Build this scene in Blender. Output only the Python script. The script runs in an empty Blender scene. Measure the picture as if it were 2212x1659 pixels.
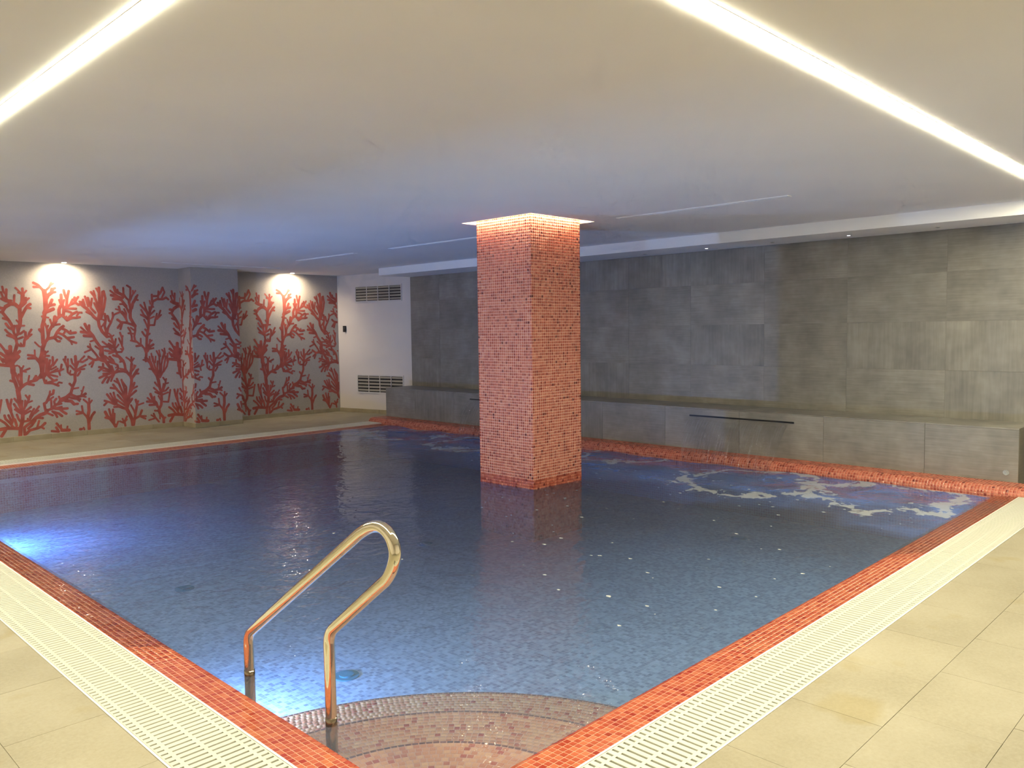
import bpy, math, random
import numpy as np
from mathutils import Matrix, Vector

random.seed(7)
rng = np.random.default_rng(11)
scn = bpy.context.scene
COL = scn.collection

# ------------------------------------------------------------------ camera, world, exposure
FPX, PITCH, ROLL, YAW, EYE = 1748.874, -.0657, -.0131, .7758, 1.55
_c, _s = math.cos(YAW), math.sin(YAW)
_f = np.array([_c, _s, 0.]); _r = np.array([_s, -_c, 0.]); _u = np.array([0, 0, 1.])
FWD = _f*math.cos(PITCH) + _u*math.sin(PITCH)
_up = _u*math.cos(PITCH) - _f*math.sin(PITCH)
RGT = _r*math.cos(ROLL) + _up*math.sin(ROLL)
UPV = _up*math.cos(ROLL) - _r*math.sin(ROLL)
cam_d = bpy.data.cameras.new('camera')
cam_d.sensor_width = 36; cam_d.lens = FPX/2212*36; cam_d.clip_start = .05; cam_d.clip_end = 100
cam = bpy.data.objects.new('camera', cam_d); COL.objects.link(cam)
cam.matrix_world = Matrix(((RGT[0], UPV[0], -FWD[0], 0), (RGT[1], UPV[1], -FWD[1], 0), (RGT[2], UPV[2], -FWD[2], EYE), (0, 0, 0, 1)))
scn.camera = cam
world = bpy.data.worlds.new('world'); scn.world = world; world.use_nodes = True
world.node_tree.nodes['Background'].inputs[0].default_value = (.02, .02, .022, 1)
vs = scn.view_settings
vs.view_transform = 'Standard'; vs.look = 'None'; vs.exposure = 0.09; vs.gamma = 1; vs.use_curve_mapping = False
scn.cycles.use_denoising = True; scn.cycles.use_light_tree = False
scn.cycles.use_adaptive_sampling = True; scn.cycles.adaptive_threshold = .12; scn.cycles.adaptive_min_samples = 12
scn.cycles.max_bounces = 6; scn.cycles.diffuse_bounces = 3; scn.cycles.glossy_bounces = 3; scn.cycles.transparent_max_bounces = 12
scn.cycles.caustics_reflective = False
scn.cycles.sample_clamp_indirect = 4.0

LED_POWER = 146.0            # radiance of the two ceiling strips
LED_COL = (1.0, .925, .64)
POOL_LAMP_W = 185.0          # each underwater lamp
POOL_LAMP_COL = (.30, .48, 1.0)
DOWNLIGHT_W = 22.0
RECESS_POWER = 110.0
SPOT_POWER = 6.0
# ------------------------------------------------------------------ main dimensions (metres)
ZC = 2.668                      # ceiling
YC = 13.66                      # coral wall
XG, XB = 9.2565, 8.6576         # clad wall, ledge front
ZS, XS = 2.5424, 8.5656         # bulkhead underside, bulkhead face
ZT, ZCOP, XCW = .576, .068, 8.3098
YBL, YBR = 11.633, 1.8775       # ends of the ledge
XL1, XL2 = 1.4446, 1.1413       # channel on the near-left side
YR1, YR2 = 1.7908, 1.4996       # channel on the near-right side
YF1, YF2 = 11.33, 11.68         # channel on the far side
XN, YN, YFN = 1.632, 2.0, 11.12 # pool side faces
PX0, PX1, PY0, PY1 = 5.8266, 6.5739, 5.4335, 6.204
ZW, ZP = -.034, -.56            # water level, pool bottom
PT = .0286                      # mosaic pitch
PIL0, PIL1, PILY = 5.90, 6.73, 13.19

# ------------------------------------------------------------------ materials
def mat(name):
    m = bpy.data.materials.new(name); m.use_nodes = True
    nt = m.node_tree; b = nt.nodes['Principled BSDF']
    return m, nt, b
def nd(nt, typ, **kw):
    n = nt.nodes.new(typ)
    for k, v in kw.items():
        if k.startswith('i_'):
            n.inputs[k[2:].replace('_', ' ')].default_value = v
        elif k.startswith('n_'):
            n.inputs[int(k[2:])].default_value = v
        else:
            setattr(n, k, v)
    return n
def ln(nt, a, ao, b, bi): nt.links.new(a.outputs[ao], b.inputs[bi])
def ramp(nt, stops, interp='LINEAR'):
    n = nt.nodes.new('ShaderNodeValToRGB'); cr = n.color_ramp; cr.interpolation = interp
    while len(cr.elements) < len(stops): cr.elements.new(.5)
    for e, (p, c) in zip(cr.elements, stops):
        e.position = p; e.color = (*c, 1)
    return n
def simple(name, col, rough=.5, metal=0, spec=.5, noise=None, bump=None):
    m, nt, b = mat(name)
    b.inputs['Base Color'].default_value = (*col, 1); b.inputs['Roughness'].default_value = rough
    b.inputs['Metallic'].default_value = metal; b.inputs['Specular IOR Level'].default_value = spec
    tc = nd(nt, 'ShaderNodeTexCoord')
    if noise:
        sc, amt = noise
        n = nd(nt, 'ShaderNodeTexNoise', i_Scale=sc, i_Detail=1.5)
        ln(nt, tc, 'Object', n, 'Vector')
        r = ramp(nt, [(.3, [c*(1-amt) for c in col]), (.7, [min(1, c*(1+amt)) for c in col])])
        ln(nt, n, 'Fac', r, 'Fac'); ln(nt, r, 'Color', b, 'Base Color')
    if bump:
        sc, st = bump
        n = nd(nt, 'ShaderNodeTexNoise', i_Scale=sc, i_Detail=3.0)
        ln(nt, tc, 'Object', n, 'Vector')
        bp = nd(nt, 'ShaderNodeBump', i_Strength=st, i_Distance=.01)
        ln(nt, n, 'Fac', bp, 'Height'); ln(nt, bp, 'Normal', b, 'Normal')
    return m
def emis(name, col, strength):
    m, nt, b = mat(name)
    b.inputs['Base Color'].default_value = (*col, 1)
    b.inputs['Emission Color'].default_value = (*col, 1); b.inputs['Emission Strength'].default_value = strength
    return m

M = {}
M['ceiling'] = simple('ceiling_paint', (.93, .925, .92), .75, noise=(1.2, .02))
M['white'] = simple('white_paint', (.78, .73, .68), .6, noise=(1.5, .02))
M['wallpaper'] = simple('wallpaper_taupe', (.43, .395, .37), .55, noise=(60, .05))
M['coral'] = simple('coral_print', (.38, .085, .066), .5, noise=(9, .18))
M['grate'] = simple('grate_plastic', (.56, .56, .49), .35)
M['trough'] = simple('channel_liner', (.085, .085, .06), .6)
M['metal'] = None
M['dark'] = simple('dark_gap', (.012, .012, .012), .5)
M['black'] = simple('black_plastic', (.02, .02, .022), .35)
M['led'] = emis('led_diffuser', LED_COL, LED_POWER)
M['led_frame'] = simple('led_profile', (.8, .78, .7), .4)
M['recess_led'] = emis('recess_led', (1.0, .74, .46), RECESS_POWER)
M['lamp_lens'] = emis('downlight_lens', (1.0, .87, .62), 800.0)
M['spot_lens'] = emis('spot_lens', (.85, .9, 1.0), SPOT_POWER)
M['spot_off'] = simple('spot_lens_dim', (.6, .6, .6), .2)
M['pool_lens'] = emis('pool_lamp_lens', (.45, .6, 1.0), 4.0)
M['grille'] = simple('grille_paint', (.74, .71, .66), .45)
M['louvre'] = simple('louvre_aluminium', (.42, .40, .33), .4, metal=.3)
M['inlet'] = simple('inlet_teal', (.012, .15, .22), .4)
M['skirting'] = simple('skirting_tile', (.36, .31, .21), .45, noise=(6, .1))
M['foam'] = simple('foam', (.42, .44, .45), .7)
M['screen'] = simple('display_glass', (.10, .11, .12), .1)

def chrome(name, col, rough):
    m, nt, b = mat(name)
    b.inputs['Base Color'].default_value = (*col, 1); b.inputs['Metallic'].default_value = 1
    tc = nd(nt, 'ShaderNodeTexCoord'); n = nd(nt, 'ShaderNodeTexNoise', i_Scale=30.0, i_Detail=4.0)
    ln(nt, tc, 'Object', n, 'Vector')
    mr = nd(nt, 'ShaderNodeMapRange', n_3=rough*.7, n_4=rough*1.4)
    ln(nt, n, 'Fac', mr, 0); ln(nt, mr, 0, b, 'Roughness')
    return m
M['chrome'] = chrome('polished_steel', (.83, .77, .62), .07)
M['chrome_wet'] = chrome('wet_steel', (.34, .28, .21), .16)

def mosaic(name, stops, rough=.16, coat=.0):
    """glass mosaic: each tile takes one colour from the ramp by its own random number"""
    m, nt, b = mat(name)
    at = nd(nt, 'ShaderNodeAttribute', attribute_name='tile_rand')
    oi = nd(nt, 'ShaderNodeObjectInfo')
    ad = nd(nt, 'ShaderNodeMath', operation='ADD'); ln(nt, at, 'Fac', ad, 0); ln(nt, oi, 'Random', ad, 1)
    fr = nd(nt, 'ShaderNodeMath', operation='FRACT'); ln(nt, ad, 0, fr, 0)
    r = ramp(nt, stops); ln(nt, fr, 0, r, 'Fac')
    tc = nd(nt, 'ShaderNodeTexCoord'); n = nd(nt, 'ShaderNodeTexNoise', i_Scale=160.0, i_Detail=2.0)
    ln(nt, tc, 'Object', n, 'Vector')
    mx = nd(nt, 'ShaderNodeMixRGB', blend_type='OVERLAY'); mx.inputs[0].default_value = .22
    ln(nt, r, 'Color', mx, 1); ln(nt, n, 'Fac', mx, 2); ln(nt, mx, 0, b, 'Base Color')
    b.inputs['Roughness'].default_value = rough
    b.inputs['Specular IOR Level'].default_value = .6
    return m
ORANGE = [(0, (.24, .024, .012)), (.12, (.30, .048, .023)), (.5, (.35, .076, .035)), (.8, (.39, .098, .046)), (1, (.43, .128, .062))]
M['tile'] = mosaic('orange_mosaic', ORANGE)
PILLAR = [(0, (.14, .020, .016)), (.05, (.30, .056, .037)), (.5, (.46, .115, .072)), (.85, (.52, .155, .098)), (1, (.56, .195, .125))]
M['ptile'] = mosaic('pillar_mosaic', PILLAR, .12)
STEP = [(0, (.40, .06, .030)), (.12, (.56, .18, .085)), (.6, (.66, .28, .14)), (1, (.72, .36, .19))]
M['stile'] = mosaic('step_mosaic', STEP, .25)
M['edge_shade'] = mosaic('edge_shade_mosaic', [(0, (.10, .03, .02)), (1, (.22, .07, .045))], .3)  # dark colour paints the thin shadow line along each step edge
M['grout'] = simple('peach_grout', (.54, .255, .165), .7, noise=(80, .06))
M['pgrout'] = simple('pillar_grout', (.84, .55, .42), .7, noise=(80, .05))
M['wetgrout'] = simple('wet_grout', (.42, .11, .045), .3, noise=(80, .1))

def stone(name, base, dark, lite, vertical_share=.35):
    """large porcelain tile: fine brushed grain, running across or (some pieces) upright"""
    m, nt, b = mat(name)
    tc = nd(nt, 'ShaderNodeTexCoord'); oi = nd(nt, 'ShaderNodeObjectInfo')
    off = nd(nt, 'ShaderNodeVectorMath', operation='SCALE'); off.inputs[0].default_value = (13.1, 27.7, 41.3)
    ln(nt, oi, 'Random', off, 'Scale')
    ad = nd(nt, 'ShaderNodeVectorMath', operation='ADD'); ln(nt, tc, 'Object', ad, 0); ln(nt, off, 0, ad, 1)
    def grain(scale, ns, det):
        mp = nd(nt, 'ShaderNodeMapping'); mp.inputs['Scale'].default_value = scale
        ln(nt, ad, 0, mp, 'Vector')
        n = nd(nt, 'ShaderNodeTexNoise', i_Scale=ns, i_Detail=det, i_Roughness=.65); ln(nt, mp, 0, n, 'Vector')
        return n
    h = grain((1.0, 1.0, 22.0), 3.2, 3.0); v = grain((14.0, 14.0, .9), 2.0, 3.0)
    cl = grain((1, 1, 1), 2.6, 3.0)
    fr = nd(nt, 'ShaderNodeMath', operation='MULTIPLY', n_1=7.13); ln(nt, oi, 'Random', fr, 0)
    f2 = nd(nt, 'ShaderNodeMath', operation='FRACT'); ln(nt, fr, 0, f2, 0)
    lt = nd(nt, 'ShaderNodeMath', operation='LESS_THAN', n_1=vertical_share); ln(nt, f2, 0, lt, 0)
    mx = nd(nt, 'ShaderNodeMixRGB'); ln(nt, lt, 0, mx, 0); ln(nt, h, 'Fac', mx, 1); ln(nt, v, 'Fac', mx, 2)
    m2 = nd(nt, 'ShaderNodeMixRGB'); m2.inputs[0].default_value = .64
    ln(nt, mx, 0, m2, 1); ln(nt, cl, 'Fac', m2, 2)
    r = ramp(nt, [(.28, dark), (.5, base), (.72, lite)]); ln(nt, m2, 0, r, 'Fac')
    f3 = nd(nt, 'ShaderNodeMath', operation='MULTIPLY', n_1=3.71); ln(nt, oi, 'Random', f3, 0)
    f4 = nd(nt, 'ShaderNodeMath', operation='FRACT'); ln(nt, f3, 0, f4, 0)
    mr = nd(nt, 'ShaderNodeMapRange', n_3=.94, n_4=1.06); ln(nt, f4, 0, mr, 0)
    hs = nd(nt, 'ShaderNodeHueSaturation'); ln(nt, mr, 0, hs, 'Value'); ln(nt, r, 'Color', hs, 'Color')
    ln(nt, hs, 0, b, 'Base Color')
    b.inputs['Roughness'].default_value = .42
    bp = nd(nt, 'ShaderNodeBump', i_Strength=.12, i_Distance=.004); ln(nt, mx, 0, bp, 'Height'); ln(nt, bp, 0, b, 'Normal')
    return m
M['stone'] = stone('grey_porcelain', (.235, .222, .198), (.155, .146, .130), (.335, .32, .285), .25)
M['stone_joint'] = simple('grey_joint', (.27, .255, .23), .8)

def floor_mat():
    m, nt, b = mat('beige_limestone')
    tc = nd(nt, 'ShaderNodeTexCoord'); oi = nd(nt, 'ShaderNodeObjectInfo'); ge = nd(nt, 'ShaderNodeNewGeometry')
    n1 = nd(nt, 'ShaderNodeTexNoise', i_Scale=2.2, i_Detail=3.0); ln(nt, ge, 'Position', n1, 'Vector')
    n2 = nd(nt, 'ShaderNodeTexNoise', i_Scale=55.0, i_Detail=2.5, i_Roughness=.75); ln(nt, ge, 'Position', n2, 'Vector')
    mx = nd(nt, 'ShaderNodeMixRGB'); mx.inputs[0].default_value = .4; ln(nt, n1, 'Fac', mx, 1); ln(nt, n2, 'Fac', mx, 2)
    r = ramp(nt, [(.3, (.25, .220, .152)), (.5, (.308, .276, .200)), (.72, (.355, .322, .245))]); ln(nt, mx, 0, r, 'Fac')
    # damp yellowish stains
    n3 = nd(nt, 'ShaderNodeTexNoise', i_Scale=2.6, i_Detail=2.0); ln(nt, ge, 'Position', n3, 'Vector')
    r3 = ramp(nt, [(.60, (0, 0, 0)), (.70, (1, 1, 1))]); ln(nt, n3, 'Fac', r3, 'Fac')
    st = nd(nt, 'ShaderNodeMixRGB', blend_type='MULTIPLY'); st.inputs[2].default_value = (.86, .78, .52, 1)
    sf = nd(nt, 'ShaderNodeMath', operation='MULTIPLY', n_1=.6); ln(nt, r3, 'Color', sf, 0)
    ln(nt, sf, 0, st, 0); ln(nt, r, 'Color', st, 1)
    mr = nd(nt, 'ShaderNodeMapRange', n_3=.94, n_4=1.05); ln(nt, oi, 'Random', mr, 0)
    hs = nd(nt, 'ShaderNodeHueSaturation'); ln(nt, mr, 0, hs, 'Value'); ln(nt, st, 0, hs, 'Color'); ln(nt, hs, 0, b, 'Base Color')
    b.inputs['Roughness'].default_value = .55; b.inputs['Specular IOR Level'].default_value = .3
    return m
M['floor'] = floor_mat()
M['floor_joint'] = simple('floor_joint', (.30, .275, .20), .8)

def basin_mat(name, c1, c2, mortar, axes):
    """small mosaic far below the water: pieces too small to tell apart"""
    m, nt, b = mat(name)
    ge = nd(nt, 'ShaderNodeNewGeometry'); sp = nd(nt, 'ShaderNodeSeparateXYZ'); cb = nd(nt, 'ShaderNodeCombineXYZ')
    ln(nt, ge, 'Position', sp, 0); ln(nt, sp, axes[0], cb, 'X'); ln(nt, sp, axes[1], cb, 'Y')
    br = nd(nt, 'ShaderNodeTexBrick', offset=0, squash=1); ln(nt, cb, 0, br, 'Vector')
    br.inputs['Scale'].default_value = 1/PT; br.inputs['Brick Width'].default_value = 1; br.inputs['Row Height'].default_value = 1
    br.inputs['Mortar Size'].default_value = .06; br.inputs['Color1'].default_value = (*c1, 1)
    br.inputs['Color2'].default_value = (*c2, 1); br.inputs['Mortar'].default_value = (*mortar, 1)
    ln(nt, br, 'Color', b, 'Base Color'); b.inputs['Roughness'].default_value = .35
    return m
M['pool_floor'] = basin_mat('blue_pool_mosaic', (.19, .195, .29), (.45, .455, .58), (.42, .43, .51), ('X', 'Y'))
M['pool_wall_x'] = basin_mat('red_pool_mosaic', (.34, .08, .05), (.46, .15, .09), (.55, .34, .26), ('X', 'Z'))
M['pool_wall_y'] = basin_mat('red_pool_mosaic_side', (.34, .08, .05), (.46, .15, .09), (.55, .34, .26), ('Y', 'Z'))

def water_mat(name, foam=True, film=False):
    m, nt, b = mat(name); nt.nodes.remove(b); out = nt.nodes['Material Output']
    ge = nd(nt, 'ShaderNodeNewGeometry')
    mp = nd(nt, 'ShaderNodeMapping'); mp.inputs['Scale'].default_value = (1.0, 1.0, 1.0); ln(nt, ge, 'Position', mp, 'Vector')
    na = nd(nt, 'ShaderNodeTexNoise', i_Scale=5.0, i_Detail=2.0, i_Distortion=.8); ln(nt, mp, 0, na, 'Vector')
    nb = nd(nt, 'ShaderNodeTexNoise', i_Scale=22.0, i_Detail=2.0); ln(nt, mp, 0, nb, 'Vector')
    ba = nd(nt, 'ShaderNodeBump', i_Strength=1.0, i_Distance=.010); ln(nt, na, 'Fac', ba, 'Height')
    bb = nd(nt, 'ShaderNodeBump', i_Strength=1.0, i_Distance=.0025); ln(nt, nb, 'Fac', bb, 'Height'); ln(nt, ba, 0, bb, 'Normal')
    fr = nd(nt, 'ShaderNodeFresnel', i_IOR=1.33); ln(nt, bb, 0, fr, 'Normal')
    tr = nd(nt, 'ShaderNodeBsdfTransparent'); tr.inputs[0].default_value = (.93, .93, .93, 1) if film else (.86, .92, .98, 1)
    gl = nd(nt, 'ShaderNodeBsdfGlossy'); gl.inputs['Roughness'].default_value = .03; ln(nt, bb, 0, gl, 'Normal')
    body = tr
    if foam:
        sp = nd(nt, 'ShaderNodeSeparateXYZ'); ln(nt, ge, 'Position', sp, 0)
        # churned, aerated water in front of the jets along the ledge
        nw = nd(nt, 'ShaderNodeTexNoise', i_Scale=1.1, i_Detail=3.0); ln(nt, ge, 'Position', nw, 'Vector')
        xm = nd(nt, 'ShaderNodeMath', operation='MULTIPLY_ADD', n_1=1.6); ln(nt, nw, 'Fac', xm, 0); ln(nt, sp, 'X', xm, 2)
        zone = nd(nt, 'ShaderNodeMapRange', n_1=7.1, n_2=8.1); zone.interpolation_type = 'SMOOTHSTEP'; ln(nt, xm, 0, zone, 0)
        nair = nd(nt, 'ShaderNodeTexNoise', i_Scale=2.2, i_Detail=4.0, i_Distortion=1.2); ln(nt, ge, 'Position', nair, 'Vector')
        rair = nd(nt, 'ShaderNodeMapRange', n_1=.32, n_2=.66, n_3=.3); ln(nt, nair, 'Fac', rair, 0)
        fair = nd(nt, 'ShaderNodeMath', operation='MULTIPLY'); ln(nt, zone, 0, fair, 0); ln(nt, rair, 0, fair, 1)
        fa2 = nd(nt, 'ShaderNodeMath', operation='MULTIPLY', n_1=.74); ln(nt, fair, 0, fa2, 0)
        df = nd(nt, 'ShaderNodeBsdfDiffuse'); df.inputs[0].default_value = (.10, .20, .60, 1)
        m1 = nd(nt, 'ShaderNodeMixShader'); ln(nt, fa2, 0, m1, 0); ln(nt, tr, 0, m1, 1); ln(nt, df, 0, m1, 2)
        body = m1
    if not film:
        hz = nd(nt, 'ShaderNodeBsdfDiffuse'); hz.inputs[0].default_value = (.27, .31, .44, 1)
        m0 = nd(nt, 'ShaderNodeMixShader'); m0.inputs[0].default_value = .16; ln(nt, body, 0, m0, 1); ln(nt, hz, 0, m0, 2)
        body = m0
    mix = nd(nt, 'ShaderNodeMixShader'); ln(nt, fr, 0, mix, 0); ln(nt, body, 0, mix, 1); ln(nt, gl, 0, mix, 2)
    last = mix
    if foam:
        # lacy foam: rings thrown out by the jets, broken up by noise
        wv = nd(nt, 'ShaderNodeTexNoise', i_Scale=2.4, i_Detail=4.0, i_Roughness=.62); ln(nt, ge, 'Position', wv, 'Vector')
        sc = nd(nt, 'ShaderNodeVectorMath', operation='MULTIPLY_ADD'); sc.inputs[1].default_value = (1.0, 1.0, 0)
        ln(nt, wv, 'Color', sc, 0); ln(nt, ge, 'Position', sc, 2)
        flat = nd(nt, 'ShaderNodeVectorMath', operation='MULTIPLY'); flat.inputs[1].default_value = (1, 1, 0); ln(nt, sc, 0, flat, 0)
        acc = None
        for cx_, cy_, rr in ((7.55, 4.05, .66), (7.75, 2.75, .60), (8.1, 6.1, .5), (7.7, 8.3, .6), (7.8, 9.9, .65)):
            ds = nd(nt, 'ShaderNodeVectorMath', operation='DISTANCE'); ds.inputs[1].default_value = (cx_+.5, cy_+.5, 0); ln(nt, flat, 0, ds, 0)
            sb = nd(nt, 'ShaderNodeMath', operation='SUBTRACT', n_1=rr); ln(nt, ds, 'Value', sb, 0)
            ab = nd(nt, 'ShaderNodeMath', operation='ABSOLUTE'); ln(nt, sb, 0, ab, 0)
            if acc is None: acc = ab
            else:
                mn = nd(nt, 'ShaderNodeMath', operation='MINIMUM'); ln(nt, acc, 0, mn, 0); ln(nt, ab, 0, mn, 1); acc = mn
        nf = nd(nt, 'ShaderNodeTexNoise', i_Scale=6.0, i_Detail=5.0, i_Roughness=.62, i_Distortion=1.0); ln(nt, ge, 'Position', nf, 'Vector')
        nn = nd(nt, 'ShaderNodeMapRange', n_1=.38, n_2=.70, n_3=0.0, n_4=.20); ln(nt, nf, 'Fac', nn, 0)
        sb = nd(nt, 'ShaderNodeMath', operation='SUBTRACT'); ln(nt, nn, 0, sb, 0); ln(nt, acc, 0, sb, 1)
        rf = nd(nt, 'ShaderNodeMapRange', n_1=0.0, n_2=.03, n_3=0, n_4=.5); ln(nt, sb, 0, rf, 0)
        fd = nd(nt, 'ShaderNodeBsdfDiffuse'); fd.inputs[0].default_value = (.46, .48, .47, 1)
        m3 = nd(nt, 'ShaderNodeMixShader'); ln(nt, rf, 0, m3, 0); ln(nt, mix, 0, m3, 1); ln(nt, fd, 0, m3, 2); last = m3
    ln(nt, last, 0, out, 'Surface')
    return m
M['water'] = water_mat('pool_water')
M['calm'] = water_mat('calm_water', False)
M['film'] = water_mat('thin_water', False, True)

def sheet_mat():
    m, nt, b = mat('falling_water'); nt.nodes.remove(b); out = nt.nodes['Material Output']
    ge = nd(nt, 'ShaderNodeNewGeometry'); mp = nd(nt, 'ShaderNodeMapping'); mp.inputs['Scale'].default_value = (1, 26, 1.6)
    ln(nt, ge, 'Position', mp, 'Vector')
    n = nd(nt, 'ShaderNodeTexNoise', i_Scale=2.0, i_Detail=4.0); ln(nt, mp, 0, n, 'Vector')
    bp = nd(nt, 'ShaderNodeBump', i_Strength=.8, i_Distance=.02); ln(nt, n, 'Fac', bp, 'Height')
    r = nd(nt, 'ShaderNodeMapRange', n_1=.48, n_2=.75, n_3=.03, n_4=.28); ln(nt, n, 'Fac', r, 0)
    tr = nd(nt, 'ShaderNodeBsdfTransparent'); tr.inputs[0].default_value = (.95, .96, .96, 1)
    gl = nd(nt, 'ShaderNodeBsdfGlossy'); gl.inputs['Roughness'].default_value = .08; ln(nt, bp, 0, gl, 'Normal')
    mx = nd(nt, 'ShaderNodeMixShader'); ln(nt, r, 0, mx, 0); ln(nt, tr, 0, mx, 1); ln(nt, gl, 0, mx, 2); ln(nt, mx, 0, out, 'Surface')
    return m
M['sheet'] = sheet_mat()

# ------------------------------------------------------------------ mesh helpers
class MB:
    def __init__(s): s.v, s.f = [], []
    def box(s, x0, x1, y0, y1, z0, z1):
        n = len(s.v)
        s.v += [(x0, y0, z0), (x1, y0, z0), (x1, y1, z0), (x0, y1, z0), (x0, y0, z1), (x1, y0, z1), (x1, y1, z1), (x0, y1, z1)]
        s.f += [tuple(n+i for i in q) for q in ((0, 3, 2, 1), (4, 5, 6, 7), (0, 1, 5, 4), (1, 2, 6, 5), (2, 3, 7, 6), (3, 0, 4, 7))]
        return s
    def bevel_box(s, x0, x1, y0, y1, z0, z1, b, axis=2, sgn=1):
        """box whose face on +-axis is inset by b (a tile with an eased edge)"""
        lo, hi = [x0, y0, z0], [x1, y1, z1]
        a, o = axis, [i for i in range(3) if i != axis]
        base, face = (lo[a], hi[a]) if sgn > 0 else (hi[a], lo[a])
        rings = []
        for h, ins in ((base, 0), (face - sgn*b, 0), (face, b)):
            r = []
            for du, dv in ((0, 0), (1, 0), (1, 1), (0, 1)):
                p = [0, 0, 0]; p[a] = h
                p[o[0]] = hi[o[0]]-ins if du else lo[o[0]]+ins
                p[o[1]] = hi[o[1]]-ins if dv else lo[o[1]]+ins
                r.append(tuple(p))
            rings.append(r)
        n = len(s.v)
        for r in rings: s.v += r
        flip = (sgn > 0) != (a == 1)
        def add(q): s.f.append(tuple(n+i for i in (q if flip else q[::-1])))
        for k in (0, 1):
            for i in range(4):
                j = (i+1) % 4; add((4*k+i, 4*k+j, 4*k+4+j, 4*k+4+i))
        add((8, 9, 10, 11)); add((3, 2, 1, 0))
        return s
    def prism(s, poly, axis, t0, t1):
        """polygon in the two other axes, extruded along axis"""
        n = len(s.v); k = len(poly)
        for t in (t0, t1):
            for a, b in poly:
                s.v.append((t, a, b) if axis == 0 else (a, t, b) if axis == 1 else (a, b, t))
        s.f += [tuple(n+i for i in range(k))[::-1], tuple(n+k+i for i in range(k))]
        for i in range(k):
            j = (i+1) % k; s.f.append((n+i, n+j, n+k+j, n+k+i))
        return s
    def disc(s, c, r, z0, z1, seg=20, axis=2):
        poly = [(r*math.cos(2*math.pi*i/seg), r*math.sin(2*math.pi*i/seg)) for i in range(seg)]
        o = [i for i in range(3) if i != axis]
        return s.prism([(c[o[0]]+a, c[o[1]]+b) for a, b in poly], axis, z0, z1)
    def tube(s, pts, r, seg=14, closed_ends=True):
        P = [np.array(p, float) for p in pts]; n0 = len(s.v); N = len(P)
        ref = np.array([1., 0, 0]) if abs((P[1]-P[0])[0]) < .5*np.linalg.norm(P[1]-P[0]) else np.array([0, 1., 0])
        for i in range(N):
            t = P[min(i+1, N-1)] - P[max(i-1, 0)]; t /= np.linalg.norm(t)
            a = ref - t*(ref@t); a /= np.linalg.norm(a); b = np.cross(t, a); ref = a
            for k in range(seg):
                th = 2*math.pi*k/seg; s.v.append(tuple(P[i] + r*(math.cos(th)*a + math.sin(th)*b)))
        for i in range(N-1):
            for k in range(seg):
                j = (k+1) % seg
                s.f.append((n0+i*seg+k, n0+i*seg+j, n0+(i+1)*seg+j, n0+(i+1)*seg+k))
        if closed_ends:
            s.f.append(tuple(n0+k for k in range(seg))[::-1]); s.f.append(tuple(n0+(N-1)*seg+k for k in range(seg)))
        return s
    def mesh(s, name, m, smooth=False):
        me = bpy.data.meshes.new(name); me.from_pydata(s.v, [], s.f); me.materials.append(m)
        if smooth: me.polygons.foreach_set('use_smooth', [True]*len(me.polygons))
        me.update(); return me
    def build(s, name, m, parent=None, smooth=False):
        return link(name, s.mesh(name, m, smooth), parent)
def link(name, data, parent=None):
    o = bpy.data.objects.new(name, data); COL.objects.link(o)
    if parent is not None: o.parent = parent
    return o
def tag(o, label=None, cat=None, group=None, kind=None):
    if label: o['label'] = label
    if cat: o['category'] = cat
    if group: o['group'] = group
    if kind: o['kind'] = kind
    return o
def thing(name, label, cat, loc=(0, 0, 0), rz=0, group=None):
    o = link(name, None); o.location = loc; o.rotation_euler = (0, 0, rz); o.empty_display_size = .1
    return tag(o, label, cat, group)
def struct(o, label=None): return tag(o, label, kind='structure')
def project(p):
    d = np.asarray(p) - np.array([0, 0, EYE]); z = d@FWD
    return 1106 + FPX*(d@RGT)/z, 829.5 - FPX*(d@UPV)/z, z

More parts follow.
